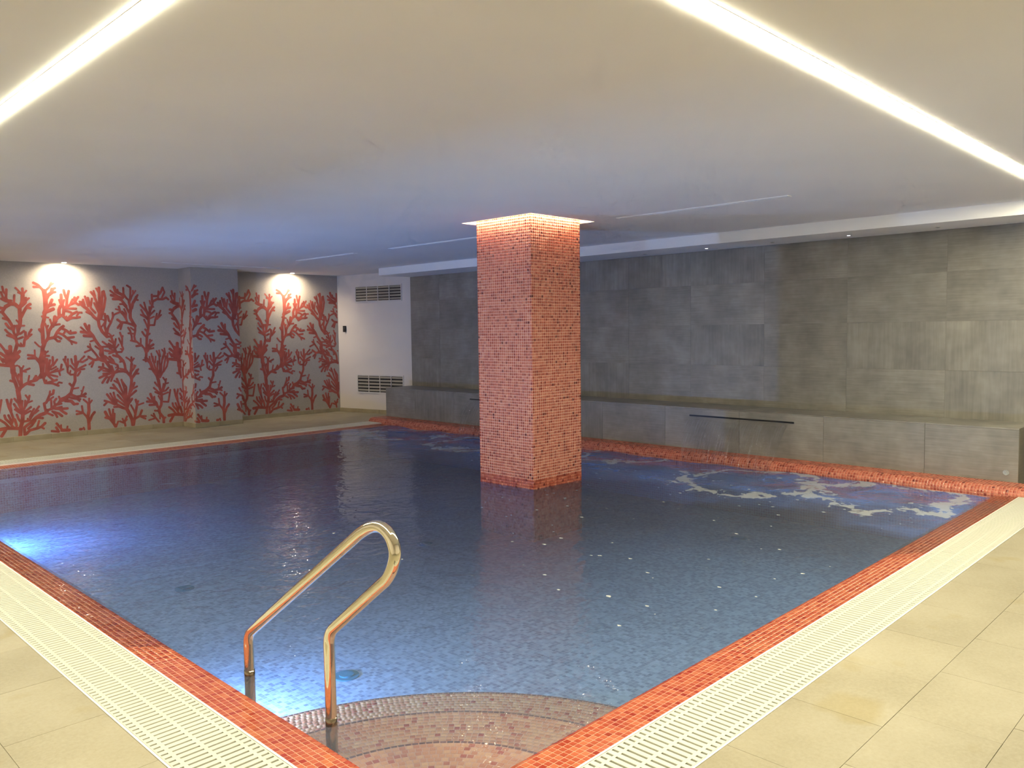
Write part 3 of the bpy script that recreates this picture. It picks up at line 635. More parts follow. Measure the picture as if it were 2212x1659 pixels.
# ---- coral print: branches drawn as flat ribbons on the wallpaper, repeating every 2.48 m round the pier
CORAL = """
38 371,236 377,233 382,227 385,223|34 371,230 378,230|30 385,223 392,230 395,237|25 394,233 398,236|51 396,227 395,222 390,218 387,212|
34 396,227 400,229|34 395,222 400,223|63 385,224 386,214 386,205 386,196 384,191|51 384,191 383,182 380,171|25 380,186 389,184|
42 386,196 392,204 395,211|42 390,202 398,204|51 385,192 396,197|51 380,171 380,165 380,155 380,146|42 376,166 379,162|
30 384,175 386,168 387,155 383,147|25 388,172 386,168|42 387,154 389,164 393,171 397,178 402,184 406,187|30 391,181 393,174|51 398,185 397,178|
30 404,174 397,173|47 394,171 399,179|47 404,187 404,196 406,201|42 404,187 410,188 411,198 408,207 408,219|30 405,211 408,202|30 412,211 409,202|
38 411,196 415,202 416,213 419,225|38 416,212 413,220 412,226|34 414,199 420,204 424,212|34 420,204 427,207 429,212|38 427,207 427,215|
34 429,212 432,216|38 428,207 432,204 436,206|30 434,209 438,208|34 432,204 438,205 439,212|34 412,198 420,198 428,198|34 412,194 416,194 421,192|
38 410,186 415,180 418,185 423,190 429,193|34 415,180 422,184 429,184 433,185|30 429,187 432,192 436,192|25 414,186 415,180|
42 382,146 387,152 396,154 400,162 405,168 409,171|34 396,154 401,155 405,152|34 396,153 400,148 403,148|38 406,168 412,165 418,160 426,161|
25 418,160 419,164|34 401,161 408,158 413,153 418,148 426,145|34 414,153 423,154|25 418,148 420,143|30 408,158 412,164|
55 382,146 379,138 378,130 376,123 375,115|25 369,147 374,141 378,139|34 359,128 366,127 370,123 373,118|34 359,123 367,124|25 368,135 368,126|
30 382,133 382,126 378,120|24 382,130 386,133|30 382,126 387,126|51 356,218 355,207 351,198 351,189 351,180 350,172|34 356,227 356,218|
25 347,228 353,221 355,218|25 361,224 357,219|25 350,221 354,219|38 354,201 359,206 360,213|25 359,208 364,213|
42 365,204 362,202 358,196 354,188 352,184|34 365,198 361,199|51 351,198 345,204 339,204 333,200|30 345,217 344,206|25 341,209 335,210 328,212|
34 335,225 334,213 335,209|30 330,229 331,222 334,218|30 328,221 330,214 333,211|30 328,211 333,208 341,206|
42 333,200 331,197 328,192 332,186 336,180 339,174 341,168|42 326,198 331,197|34 325,192 329,192|34 329,183 334,181|38 350,172 348,165 347,160|
25 346,180 350,175|25 350,172 356,172|34 332,175 336,169 341,166 342,161 344,155 345,152|32 331,166 334,162 339,158 342,154|32 333,158 340,155 344,152|
30 343,172 342,166|32 346,172 347,163 346,158|32 350,170 347,163|32 355,164 350,160 345,159|32 353,155 348,153|
36 344,152 345,145 349,142 354,142 355,149 357,155 357,162|32 355,150 360,154 362,161 365,166|27 362,156 365,159|24 350,146 352,142|
47 345,144 343,137 340,128 337,118|51 336,141 336,133 337,123|34 323,145 327,139 331,132 334,124 336,113|42 348,134 344,130 341,124|
42 346,127 342,123 338,117|42 323,132 329,127 333,117|59 331,134 335,124|34 322,126 326,119|68 336,127 336,118 338,110 338,103|
47 322,115 328,114 336,113|34 326,123 331,116 336,112|51 346,126 340,120 337,115|25 344,113 339,112|47 338,103 338,94 341,85 343,76|34 334,91 339,89|
30 341,102 343,94 346,84|25 345,100 344,94|42 349,108 348,95 348,84 345,76|25 346,112 349,107|25 352,112 349,106|27 360,108 350,104|24 355,103 351,104|
59 343,76 344,67 344,58 346,51|42 345,78 352,84 360,88 368,90 373,95|38 357,85 364,83|25 359,97 357,88|38 368,96 365,91|
47 375,123 375,115 376,107 376,100 373,94|34 359,123 369,123 373,117|47 373,94 379,95 382,100|36 381,122 379,112 378,103 377,96|
36 384,121 383,110 382,100|34 388,119 385,106 382,100|32 392,124 392,114 388,108 384,100|29 398,120 392,111|27 396,109 389,105|
30 398,106 392,102 384,99|32 384,99 394,102 402,103 404,112|27 406,105 400,102|27 401,96 400,102|32 384,98 391,96 397,94|32 383,98 387,93 391,89|
36 378,93 380,85 387,86 396,89|34 380,85 390,84 398,80|27 396,82 399,85 403,84|24 382,89 381,86|42 424,124 424,112 424,102 422,94 422,86 418,77 415,67|
30 410,124 409,117 412,107 412,100 416,96 421,96|27 407,120 410,113|29 413,120 413,108|29 418,120 419,114 424,107|29 416,110 420,105 424,101|
30 441,119 434,115 428,116 425,108|27 437,124 431,118|30 438,110 430,106 425,102|29 436,104 429,103 424,100|30 430,100 426,94|24 416,102 415,97|
34 414,82 418,77|27 426,75 419,74|47 415,67 409,62 400,57 397,52|68 408,60 402,58|30 398,63 400,57|32 394,60 391,56 392,49|
41 415,65 423,61 431,62 436,65|30 431,62 436,60|25 430,64 434,76|22 430,70 432,69|34 410,62 418,59 428,57|25 424,57 427,54|47 407,56 415,55 419,50|
38 419,50 424,50|34 397,52 392,51 390,48 386,45 381,43|36 391,73 390,68 385,66 382,59 380,55 377,54 378,47 379,41|27 386,72 385,66|27 390,63 383,58|
30 387,58 387,47|29 401,52 392,50|30 401,47 392,46 385,44|38 409,44 400,44 392,45|38 407,36 402,40 398,44|36 401,33 397,37 390,40|
32 394,32 392,37 388,41|32 388,35 381,39|51 381,43 378,39 371,37 365,33 360,28|36 374,32 368,33|51 346,51 348,42 347,30 344,20 343,8|
34 328,63 330,52 333,43 335,35 333,28|32 334,63 332,54 333,46|30 338,64 341,59 346,54|32 337,56 340,50 346,43|30 348,60 347,51|30 352,60 351,50 348,44|
32 358,67 356,60 352,52|27 353,68 357,61|25 361,59 356,57|32 359,50 354,46 348,42|30 358,44 350,40|30 363,47 360,42 357,35|30 370,50 366,45 359,35|
25 369,44 364,40|32 359,35 356,30 349,29|24 354,33 354,29|30 338,48 342,44 346,41|34 318,34 324,29 329,22|34 324,40 325,35 331,28 334,22|
32 329,40 332,32|32 340,40 342,33 346,27|49 317,20 327,21 337,20 343,19|42 324,18 319,10|36 337,33 339,24|39 349,9 349,20 354,24 360,28|
39 351,10 356,15 365,17 372,19 377,24|30 369,28 366,18|29 375,16 371,19|34 364,29 359,22 354,18|34 386,11 395,9|34 392,16 395,10|
34 393,22 397,16 401,11 410,11|25 399,19 399,13|25 408,16 407,11|47 400,11 410,10|47 440,49 440,38 438,29 439,19 439,9|30 441,57 441,49|
30 433,56 438,51 440,48|27 445,54 442,50|30 430,46 431,36 436,29 438,24|30 422,39 430,36|30 422,34 430,35|39 448,35 444,30 442,25 439,19|
38 426,10 428,10|27 431,12 432,9|47 472,154 465,162 461,171 460,180 462,190|47 460,180 454,185 449,192 444,198 439,202 435,206|
32 442,217 444,210 446,202|36 446,215 448,206 450,199 456,192|32 452,214 450,203|30 439,212 441,204|30 443,193 450,189|
38 451,224 455,219 458,211 460,204 461,196|30 455,226 457,218|32 455,207 458,200 461,192|42 463,231 463,221 463,209 462,192|29 459,230 462,224|
36 468,225 467,214 466,203 464,192 462,184|36 470,226 472,215 470,203 467,192 464,182|38 470,190 471,181 469,171 471,162 472,156|27 467,181 471,179|
34 474,187 476,179 479,177 474,168 472,157|30 479,177 482,185 482,192|27 482,185 484,189 492,193|25 463,168 469,176|
36 472,154 478,154 481,145 482,137 484,132 486,125 490,119 492,114|27 475,159 478,156|24 482,156 478,153|32 465,146 471,141 477,140 482,136|
29 474,143 481,138|29 475,148 480,144|29 485,150 483,138|29 490,151 492,145 494,140|30 492,160 495,151 494,139 496,134 493,129 487,129|
24 496,155 495,151|27 489,141 485,136|29 462,138 471,138 482,136|34 468,132 477,130 484,131|30 474,127 483,130|29 475,135 481,132|36 480,124 489,121|
25 492,134 495,133|49 511,202 509,192 509,184 513,176 516,171|42 511,216 508,210 510,200|32 506,236 511,233 511,225 510,215|
32 500,232 500,222 504,216 508,212|47 486,233 488,226 496,222 501,219|32 480,227 485,223 492,218 499,216|42 481,220 488,218 495,215|
42 484,214 493,214 497,212|29 491,229 492,224|34 497,213 499,206 504,200 507,193|29 494,206 498,206|29 499,210 504,203|27 515,228 515,223 512,217|
24 519,228 516,223|44 520,218 518,214 514,208 512,200|32 522,221 519,217|32 522,213 518,214|32 492,202 494,194 499,188 503,181 504,176|
25 487,198 493,196|24 494,193 489,191|29 497,194 502,189 503,181|29 500,198 503,191 502,182|38 489,181 494,177 503,176 511,173 516,170|
36 495,176 491,171 489,168|34 496,175 493,166|32 516,170 516,163 514,154 515,147 521,142 526,138 530,133|32 505,168 508,163 510,154 510,147 516,145|
29 505,159 514,158|27 509,168 515,163|25 508,147 513,146|27 524,150 524,140|36 517,138 525,139|
41 545,205 541,196 538,184 538,173 536,162 534,151 533,138 532,126 531,113|36 545,205 546,211 553,215 563,215 568,218|36 545,222 545,210|
36 545,220 554,220 560,227 563,234|30 556,228 555,216|30 563,234 566,227 561,217|34 568,218 572,215|32 526,205 530,200 535,194 538,186|
30 532,209 534,200 538,190|30 527,197 530,190 536,184|30 526,189 533,185 537,181|27 541,212 542,207|29 540,202 540,190|29 548,196 542,190 538,185|
27 547,186 540,183|30 558,196 555,188 549,181 547,172 538,172|29 552,191 549,181|25 559,189 552,182|29 531,181 534,174 536,168|24 547,202 543,202|
32 527,161 530,156 534,152|32 532,165 535,161|29 539,158 535,155|29 539,148 538,142 534,134|24 542,147 538,143|39 544,140 539,137 534,129|
30 544,134 539,133|39 530,133 532,126|44 440,174 443,167 447,161 451,156 454,149 459,141 463,136|30 434,169 440,163 446,158|42 434,162 441,161 447,159|
42 438,156 449,155|36 446,172 446,166|27 447,147 454,149|51 463,136 461,126 466,117|32 443,139 447,136 453,128 458,120|25 446,143 447,136|
29 438,130 447,134|30 454,139 460,134|42 464,135 464,126 468,117|32 443,122 451,117 458,118|30 469,122 475,116|29 474,122 480,116|27 540,125 542,112|
29 549,129 553,120 553,112|25 553,130 555,120|27 558,131 561,127 559,117|27 562,133 563,125 557,112|29 567,124 566,112|
51 457,120 462,117 468,115 473,107 477,100 480,96|32 443,123 450,118 457,118|30 450,116 444,111|30 450,114 447,107|
32 468,123 473,118 480,112 486,108 487,103 483,98|29 475,122 481,113|29 472,114 480,111|29 477,107 479,100|24 483,104 487,106|
34 464,111 464,105 470,102 476,98|34 458,106 464,105|32 457,100 460,102 464,104|30 464,100 475,98|36 464,95 474,95 481,96|36 458,89 465,92 474,95|
36 462,81 466,87 469,90|36 469,81 473,89 479,93|30 475,83 477,88 480,93|29 471,89 478,92|41 480,96 487,98 495,98 500,96 504,91|30 490,102 498,100|
38 489,122 495,115 497,109 498,100 502,94|27 490,113 496,114|44 508,109 507,100 505,91 507,84 506,76 504,66 501,56|30 508,120 508,109|
29 500,120 505,116 508,112|27 512,118 509,114|27 514,106 511,101 506,95|24 512,107 511,101|47 516,98 512,92 508,87|32 518,100 515,96|32 518,93 513,93|
36 511,78 508,70 505,64|30 515,72 509,69|36 513,65 508,61 503,57|55 501,56 500,46 497,37 501,28 505,18 506,9|34 484,86 487,78 490,69 494,60 498,52|
29 480,83 486,79|32 491,84 494,73 496,63 499,54|29 493,80 498,72 498,61|36 478,77 483,69 491,59 497,48|34 474,72 483,70|32 484,60 490,52 497,44|
32 478,64 480,54 486,49 495,42|36 468,62 473,54 479,47 490,40 497,36|30 473,63 477,54 482,48|34 464,52 472,49 479,45|32 463,45 468,50|
34 478,41 485,41 494,37|39 506,52 501,45|39 512,50 514,43 512,34 510,25 508,14 507,9|27 516,48 514,43|27 524,44 514,41|29 504,42 508,34 510,27|
36 509,19 517,23 521,32|30 517,23 527,22|32 519,22 526,18|44 464,34 467,27 472,21 476,15 479,9|32 470,38 472,28 476,18|32 476,37 475,25 476,17|
30 478,30 477,17|34 464,25 472,22|29 483,17 480,10|32 497,24 493,16 494,9|29 486,17 492,14|27 490,21 492,15|22 497,19 494,16|
51 551,70 550,80 548,88 542,98 538,110 531,118|27 537,120 538,110|29 542,120 544,108 548,92|25 547,120 546,110|29 550,112 549,101 550,90|
27 553,112 553,99 550,86|30 559,120 556,107 555,96 552,86|30 564,120 561,107 559,96 553,85|29 568,115 565,103 559,94|29 527,115 534,114|
30 536,100 543,98|44 551,70 554,59 554,48 553,39 549,32 550,25 556,17 556,9|30 544,77 548,71|30 542,68 547,63 553,56|29 544,61 552,56|
30 558,84 562,78 560,70 557,62|25 563,82 562,77|25 566,75 562,74|30 566,67 561,62 555,61|29 565,59 556,56|30 569,63 567,53 565,43 557,44|
29 549,54 553,46|25 558,74 556,64|41 536,58 539,49 545,43 547,36|30 531,52 536,47 544,41|37 530,46 537,45|37 534,40 544,40|32 542,53 542,46|
30 540,25 542,19 548,11|25 536,23 541,19|27 532,15 541,17|25 550,22 550,16|29 542,30 549,29|29 559,17 556,14
"""
strokes = []
for s in CORAL.replace('\n', '').split('|'):
    q = s.split()
    if len(q) > 1: strokes.append((int(q[0])/1000*1.06, [tuple(float(v)/100 for v in p.split(',')) for p in q[1:]]))
EPS = .0008
def coral_on(name, u0, u1, place, parent):
    v, f = [], []
    zlo, zhi = .076, 2.45
    def quad(pts):
        n = len(v); dep = EPS + .0008*((len(f)*.618034) % 1); v.extend(place(*p, dep) for p in pts); f.append(tuple(range(n, n+len(pts))))
    for rep in range(-3, 4):
        for w, pts in strokes:
            pp = [(a+rep*2.48, b) for a, b in pts]
            if max(a for a, _ in pp) < u0 or min(a for a, _ in pp) > u1: continue
            h = w/2
            for i, ((a, b), (c, d)) in enumerate(zip(pp, pp[1:])):
                L = math.hypot(c-a, d-b)
                if L < 1e-4: continue
                # clip along u and z
                t0, t1 = 0., 1.
                for p, q, lo, hi in ((a, c, u0, u1), (b, d, zlo, zhi)):
                    if abs(q-p) < 1e-6:
                        if p < lo or p > hi: t0, t1 = 1, 0
                        continue
                    x, y = sorted(((lo-p)/(q-p), (hi-p)/(q-p))); t0, t1 = max(t0, x), min(t1, y)
                if t0 >= t1: continue
                A_ = (a+(c-a)*t0, b+(d-b)*t0); C_ = (a+(c-a)*t1, b+(d-b)*t1)
                nx, ny = -(d-b)/L*h, (c-a)/L*h
                cl = lambda p: (min(max(p[0], u0), u1), max(p[1], zlo))
                quad([cl((A_[0]-nx, A_[1]-ny)), cl((C_[0]-nx, C_[1]-ny)), cl((C_[0]+nx, C_[1]+ny)), cl((A_[0]+nx, A_[1]+ny))])
            for i, (a, b) in enumerate(pp):
                if a < u0 or a > u1 or b < zlo: continue
                k = 1.0 if 0 < i < len(pp)-1 else 1.06
                quad([cl2 for cl2 in [(min(max(a+h*k*math.cos(t), u0), u1), max(b+h*k*math.sin(t), zlo)) for t in np.linspace(0, 2*math.pi, 9)[:-1]]])
    me = bpy.data.meshes.new(name); me.from_pydata(v, [], f); me.materials.append(M['coral']); me.update()
    return link(name, me, parent)
coral_on('coral_print', 1.2, PIL0-.002, lambda u, z, e: (u, YC-e, z), wall_left)
coral_on('coral_print', PIL0, PIL0+.47, lambda u, z, e: (PIL0-e, YC-(u-PIL0), z), pil)
coral_on('coral_print', PIL0+.47, PIL1+.47, lambda u, z, e: (u-.47, PILY-e, z), pil)
coral_on('coral_print', PIL1+.94+.001, 9.035+.94, lambda u, z, e: (u-.94, YC-e, z), wall_left)

# ================================================================== THINGS
# pillar
pil_t = thing('mosaic_pillar', 'square pillar of red and orange glass mosaic standing in the pool', 'pillar', (PX0, PY0, 0))
def to(o, loc):  # keep mesh in world coordinates under a moved root
    o.location = tuple(-c for c in loc); return o
ROOT = (PX0, PY0, 0)
c = .0012
to(MB().box(PX0+c, PX1-c, PY0+c, PY1-c, .06, ZC+.17).build('grout_core', M['pgrout'], pil_t), ROOT)
to(MB().box(PX0+c, PX1-c, PY0+c, PY1-c, ZP-.01, .06).build('wet_grout_band', M['wetgrout'], pil_t), ROOT)
nzr = int((ZC+.16-ZP)/PT)
P, A, B, S1 = [], [], [], []
for face in range(4):
    wlen = (PX1-PX0) if face in (0, 2) else (PY1-PY0)
    n = 26 if face in (0, 2) else 27
    st = wlen/n
    for k in range(n):
        for j in range(nzr):
            z = ZP + (j+.5)*PT; t = (k+.5)*st
            if face == 0: P.append((PX0+t, PY0+c-.0004, z)); A.append((1, 0, 0))
            if face == 1: P.append((PX1-c+.0004, PY0+t, z)); A.append((0, 1, 0))
            if face == 2: P.append((PX1-t, PY1-c+.0004, z)); A.append((-1, 0, 0))
            if face == 3: P.append((PX0+c-.0004, PY1-t, z)); A.append((0, -1, 0))
            B.append((0, 0, 1)); S1.append(st-.0038)
o = lay_tiles(pil_t, P, A, B, S1, PT-.0038, M['ptile'], .016); to(o, ROOT)

# light recess round the pillar top
rl = thing('recess_light', 'glowing light recess in the ceiling round the pillar top', 'light', (rx0, ry0, ZC))
for b in ((rx0+.001, rx0+.006, ry0+.01, ry1-.01), (rx1-.006, rx1-.001, ry0+.01, ry1-.01), (rx0+.01, rx1-.01, ry0+.001, ry0+.006), (rx0+.01, rx1-.01, ry1-.006, ry1-.001)):
    to(MB().box(*b, ZC+.07, ZC+.10).build('led_tape', M['recess_led'], rl), (rx0, ry0, ZC))

# linear lights
def led(name, label, x0, x1, y0, y1):
    t = thing(name, label, 'light', (x0, y0, ZC)); L = (x0, y0, ZC)
    to(MB().box(x0, x1, y0, y1, ZC-.005, ZC+.002).build('diffuser', M['led'], t), L)
    w = .004
    fr = MB().box(x0-w, x0, y0-w, y1+w, ZC-.002, ZC+.003).box(x1, x1+w, y0-w, y1+w, ZC-.002, ZC+.003)
    fr.box(x0, x1, y0-w, y0, ZC-.002, ZC+.003).box(x0, x1, y1, y1+w, ZC-.002, ZC+.003)
    to(fr.build('profile', M['led_frame'], t), L)
led('ceiling_light_line', 'bright warm light line in the ceiling above the pool edge with the handrail', 1.136, 1.192, 1.50, 12.9)
led('ceiling_light_line', 'bright warm light line in the ceiling running towards the grey wall', 1.20, 8.3, 1.505, 1.580)

# ceiling slot outlets
def slot(label, x0, x1, y0, y1):
    t = thing('slot_diffuser', label, 'air vent', (x0, y0, ZC), group='slot outlets in the ceiling'); L = (x0, y0, ZC)
    w = .007
    f = MB().box(x0, x0+w, y0, y1, ZC-.006, ZC+.002).box(x1-w, x1, y0, y1, ZC-.006, ZC+.002)
    f.box(x0+w, x1-w, y0, y0+w, ZC-.006, ZC+.002).box(x0+w, x1-w, y1-w, y1, ZC-.006, ZC+.002)
    to(f.build('frame', M['ceiling'], t), L)
    to(MB().box(x0+w, x1-w, y0+w, y1-w, ZC-.0015, ZC+.001).build('slot', M['stone_joint'], t), L)
    if x1-x0 < y1-y0: bar = MB().box((x0+x1)/2-.003, (x0+x1)/2+.003, y0+w, y1-w, ZC-.005, ZC-.0015)
    else: bar = MB().box(x0+w, x1-w, (y0+y1)/2-.003, (y0+y1)/2+.003, ZC-.005, ZC-.0015)
    to(bar.build('blade', M['ceiling'], t), L)
slot('long white slot outlet in the ceiling between the pillar and the bulkhead, longest unhidden one', 6.62, 6.69, 3.19, 5.00)
slot('white ceiling slot outlet half hidden behind the pillar top', 6.64, 6.71, 7.0, 8.80)
slot('short white ceiling slot outlet pointing towards the white corner wall', 6.62, 6.69, 9.57, 11.1)
slot('faint white ceiling slot outlet running along the coral wall', 5.19, 7.22, 12.56, 12.63)

# downlights by the coral wall
def downlight(label, x, y):
    t = thing('downlight', label, 'light', (x, y, ZC), group='downlights washing the coral wall')
    seg = 24; mb = MB()
    for k in range(seg):
        a0, a1 = 2*math.pi*k/seg, 2*math.pi*(k+1)/seg
        n = len(mb.v)
        for a in (a0, a1):
            for r, z in ((.032, .0), (.034, -.006), (.045, -.004), (.047, .0)): mb.v.append((r*math.cos(a), r*math.sin(a), z))
        for i in range(3): mb.f.append((n+i, n+i+1, n+5+i, n+4+i))
    mb.build('trim_ring', M['grille'], t, True)
    MB().disc((0, 0, 0), .032, -.004, -.001, 20).build('lens', M['lamp_lens'], t)
    ld = bpy.data.lights.new('downlight_lamp', 'SPOT'); ld.energy = DOWNLIGHT_W*4; ld.color = (1.0, .83, .55)
    ld.spot_size = math.radians(165); ld.spot_blend = 1.0; ld.shadow_soft_size = .03
    lo = link('downlight_lamp', ld, t); lo.location = (0, 0, -.012)
    lo.rotation_euler = (math.radians(20), 0, 0)
downlight('lit ceiling downlight above the coral wall left of the projecting pier', 4.08, 13.45)
downlight('lit ceiling downlight above the coral wall near the white corner wall', 7.95, 13.46)

# small spots under the bulkhead
for y, on, lab in ((6.30, 0, 'tiny dim spot under the bulkhead next to the pillar'), (5.37, 1, 'tiny lit spot under the bulkhead above the open waterfall slot'),
                   (4.50, 0, 'tiny dim spot under the bulkhead between the two lit ones'), (3.61, 1, 'tiny lit spot under the bulkhead above the plain ledge past the open waterfall slot'),
                   (2.71, 0, 'tiny dim spot under the bulkhead farthest from the pillar')):
    t = thing('bulkhead_spot', lab, 'light', (8.96, y, ZS), group='spots under the bulkhead')
    MB().disc((0, 0, 0), .026, -.004, .001, 16).build('trim_ring', M['grille'], t)
    MB().disc((0, 0, 0), .016, -.006, -.0035, 14).build('lens', M['spot_lens'] if on else M['spot_off'], t)

# ledge with its stone panels
lg = thing('stone_ledge', 'long grey stone-tiled ledge below the grey wall with two water slots', 'ledge', (XB, YBR, 0)); LR = (XB, YBR, 0)
to(MB().box(XB+.013, XG-.004, YBR+.013, YBL-.002, ZCOP-.05, ZT-.013).build('core', M['stone_joint'], lg), LR)
cuts = [YBR] + [c_ for c_ in ycuts if YBR+.3 < c_ < YBL-.3] + [YBL]
def panel(name, *a):
    o = slab(name, *a); o.location = tuple(p-q for p, q in zip(o.location, LR)); return o
SLOTS = ((4.07, 5.42), (8.08, 9.43)); ZSL = .478
for ya, yb in zip(cuts, cuts[1:]):
    panel('top_panel', XB, XG-.004, ya+.0012, yb-.0012, ZT-.013, ZT, 2, 1, M['stone'], lg)
    panel('front_panel', XB, XB+.0125, ya+.0012, yb-.0012, ZCOP-.04, ZT-.0145, 0, -1, M['stone'], lg)
panel('end_panel', XB+.013, XG-.004, YBR, YBR+.0125, ZCOP-.04, ZT-.0145, 1, -1, M['stone'], lg)
for i, (a, b) in enumerate(SLOTS):
    t = thing('water_spout', ('slim dark waterfall slot in the ledge half hidden by the pillar', 'slim dark waterfall slot in the open part of the ledge')[1-i], 'water spout', (XB, a, ZSL))
    to(MB().box(XB-.0035, XB+.004, a, b, ZSL-.009, ZSL-.006).box(XB-.0035, XB+.004, a, b, ZSL+.006, ZSL+.009).box(XB-.0035, XB+.004, a, a+.004, ZSL-.006, ZSL+.006).box(XB-.0035, XB+.004, b-.004, b, ZSL-.006, ZSL+.006).build('lip', M['black'], t), (XB, a, ZSL))
    to(MB().box(XB-.001, XB+.004, a+.004, b-.004, ZSL-.006, ZSL+.006).build('slot', M['dark'], t), (XB, a, ZSL))
    # the sheet of water it throws
    mb = MB(); nu, nv = 60, 22
    for k in range(nv+1):
        q = k/nv; z = ZSL + (ZW-ZSL)*q**1.0; x = XB-.002 - .365*math.sqrt(q) if k else XB-.002
        sh = .10*q
        for j in range(nu+1):
            y = a+.01+sh + (b-a-.02-2*sh)*j/nu
            mb.v.append((x + .004*math.sin(j*1.7+k*.6)*q + .006*math.sin(j*.53)*q, y, z))
    for k in range(nv):
        for j in range(nu):
            p = k*(nu+1)+j; mb.f.append((p, p+1, p+nu+2, p+nu+1))
    o = mb.build('water_sheet', M['sheet'], None, True)
    tag(o, ('thin clear sheet of water falling into the pool right of the pillar', 'thin clear sheet of water falling into the pool beside the pillar')[i], 'water')
# round steel button on the ledge
t = thing('push_button', 'small round steel button low on the end of the grey ledge', 'button', (XB, 1.978, .153))
MB().disc((0, 0, 0), .026, -.004, .0, 22, 0).build('plate', M['chrome'], t)
MB().disc((0, 0, 0), .015, -.010, -.004, 18, 0).build('cap', M['chrome'], t)

# air grilles in the white wall
def grille(label, t0, t1, z0, z1):
    p = W0 + WD*t0; t = thing('air_grille', label, 'air vent', (p[0], p[1], z0), ang, 'grilles in the white wall')
    w, h, fb = t1-t0, z1-z0, .022
    f = MB().box(-fb, w+fb, -.010, .001, -fb, 0).box(-fb, w+fb, -.010, .001, h, h+fb).box(-fb, 0, -.010, .001, 0, h).box(w, w+fb, -.010, .001, 0, h)
    f.build('frame', M['grille'], t)
    MB().box(0, w, -.0012, .001, 0, h).build('duct_opening', M['dark'], t)
    for k in range(1, 4): MB().box(w*k/4-.006, w*k/4+.006, -.0115, -.001, 0, h).build('mullion', M['grille'], t)
    n = 5
    for k in range(n):
        zc = h*(k+.5)/n; s = h/n*.36
        MB().prism([(-.0095, zc-s*.55), (-.0035, zc+s), (-.002, zc+s), (-.008, zc-s*.55)], 0, .001, w-.001).build('louvre', M['louvre'], t)
grille('white louvred air grille high on the white wall under the ceiling', .515, 1.67, 2.155, 2.425)
grille('white louvred air grille low on the white wall behind the ledge', .515, 1.67, .41, .72)
p = W0 + WD*.19
t = thing('wall_controller', 'small black control box on the white wall beside the coral print', 'control box', (p[0], p[1], 1.625), ang)
MB().bevel_box(-.036, .036, -.022, .0, -.058, .062, .004, 1, -1).build('housing', M['black'], t)
MB().box(-.012, .014, -.0235, -.0215, .012, .036).build('display', M['screen'], t)
MB().box(-.008, .026, -.014, -.0, -.082, -.060).build('cable_gland', M['grille'], t)

# gratings over the overflow channels
def grating(label, axis, a0, a1, b0, b1, flip):
    """cross slats along the run (axis) joined by five long ribs; b0..b1 is the width"""
    t = thing('channel_grating', label, 'grating', (a0, b0, 0) if axis == 'x' else (b0, a0, 0)); pitch = .0344
    W = b1-b0; n = int((a1-a0)/pitch)
    ribs = [(0, .006), (.031, .046), (.133, .148), (.238, .251), (.280, .2862)]
    for r0, r1 in ribs:
        r0, r1 = r0*W/.2912, r1*W/.2912
        bx = (0, n*pitch, r0, r1) if axis == 'x' else (r0, r1, 0, n*pitch)
        MB().box(*bx, -.018, -.0017).build('rib', M['grate'], t)
    h = .0113
    me = (MB().bevel_box(-h, h, .0008, W-.0055, -.020, -.001, .0016) if axis == 'x' else MB().bevel_box(.0008, W-.0055, -h, h, -.020, -.001, .0016)).mesh('slat', M['grate'])
    for k in range(n):
        o = link('slat', me, t); s = (k+.5)*pitch
        o.location = (s, 0, 0) if axis == 'x' else (0, s, 0)
    bx = (0, n*pitch, W-.004, W+.006) if axis == 'x' else (W-.004, W+.006, 0, n*pitch)
    MB().box(*bx, -.03, -.0005).build('edge_profile', M['led_frame'], t)
    bx = (0, n*pitch, -.011, -.002) if axis == 'x' else (-.011, -.002, 0, n*pitch)
    MB().box(*bx, -.03, -.0005).build('edge_profile', M['led_frame'], t)
grating('white slatted channel grating running from the camera side to the grey ledge', 'x', 1.46, 8.35, YR2, YR1, False)
grating('white slatted channel grating beside the pool edge with the handrail', 'y', 1.80, 11.32, XL2, XL1, False)
grating('white slatted channel grating along the far deck below the coral wall', 'x', 1.46, 8.35, YF1, YF2, False)

# handrail
def catmull(pts, n=8):
    P = [np.array(p, float) for p in pts]; P = [2*P[0]-P[1]] + P + [2*P[-1]-P[-2]]; out = []
    for i in range(1, len(P)-2):
        for k in range(n):
            t = k/n; out.append(.5*((2*P[i]) + (-P[i-1]+P[i+1])*t + (2*P[i-1]-5*P[i]+4*P[i+1]-P[i+2])*t*t + (-P[i-1]+3*P[i]-3*P[i+1]+P[i+2])*t**3))
    out.append(P[-2]); return out
def fillet(a, b, c, r, n=7):
    a, b, c = (np.array(p, float) for p in (a, b, c)); u = (a-b)/np.linalg.norm(a-b); v = (c-b)/np.linalg.norm(c-b)
    ang_ = math.acos(max(-1, min(1, u@v))); d = r/math.tan(ang_/2); p0, p1 = b+u*d, b+v*d
    return [(1-t)**2*p0 + 2*t*(1-t)*b + t*t*p1 for t in np.linspace(0, 1, n)]
XH = 1.752
hr = thing('handrail', 'looped polished steel handrail rising from the pool steps', 'handrail', (XH, 2.77, ZP)); HR = (XH, 2.77, ZP)
yz = lambda y, z: (XH, y, z)
def lift(x_y_z): return x_y_z
legA, kneeA, topA = yz(3.452, -.30), yz(3.452, .165), yz(2.53, .795)
legB, kneeB, lowB = yz(2.772, -.12), yz(2.772, .345), yz(2.42, .612)
path = [legA, yz(3.452, 0.0)] + fillet(legA, kneeA, topA, .09)
loop = catmull([topA, yz(2.466, .826), yz(2.403, .836), yz(2.348, .812), yz(2.322, .758), yz(2.338, .700), yz(2.375, .648), lowB], 7)
path += [np.array(topA)*.35 + np.array(kneeA)*.65] + loop + fillet(lowB, kneeB, legB, .09) + [yz(2.772, .0), legB]
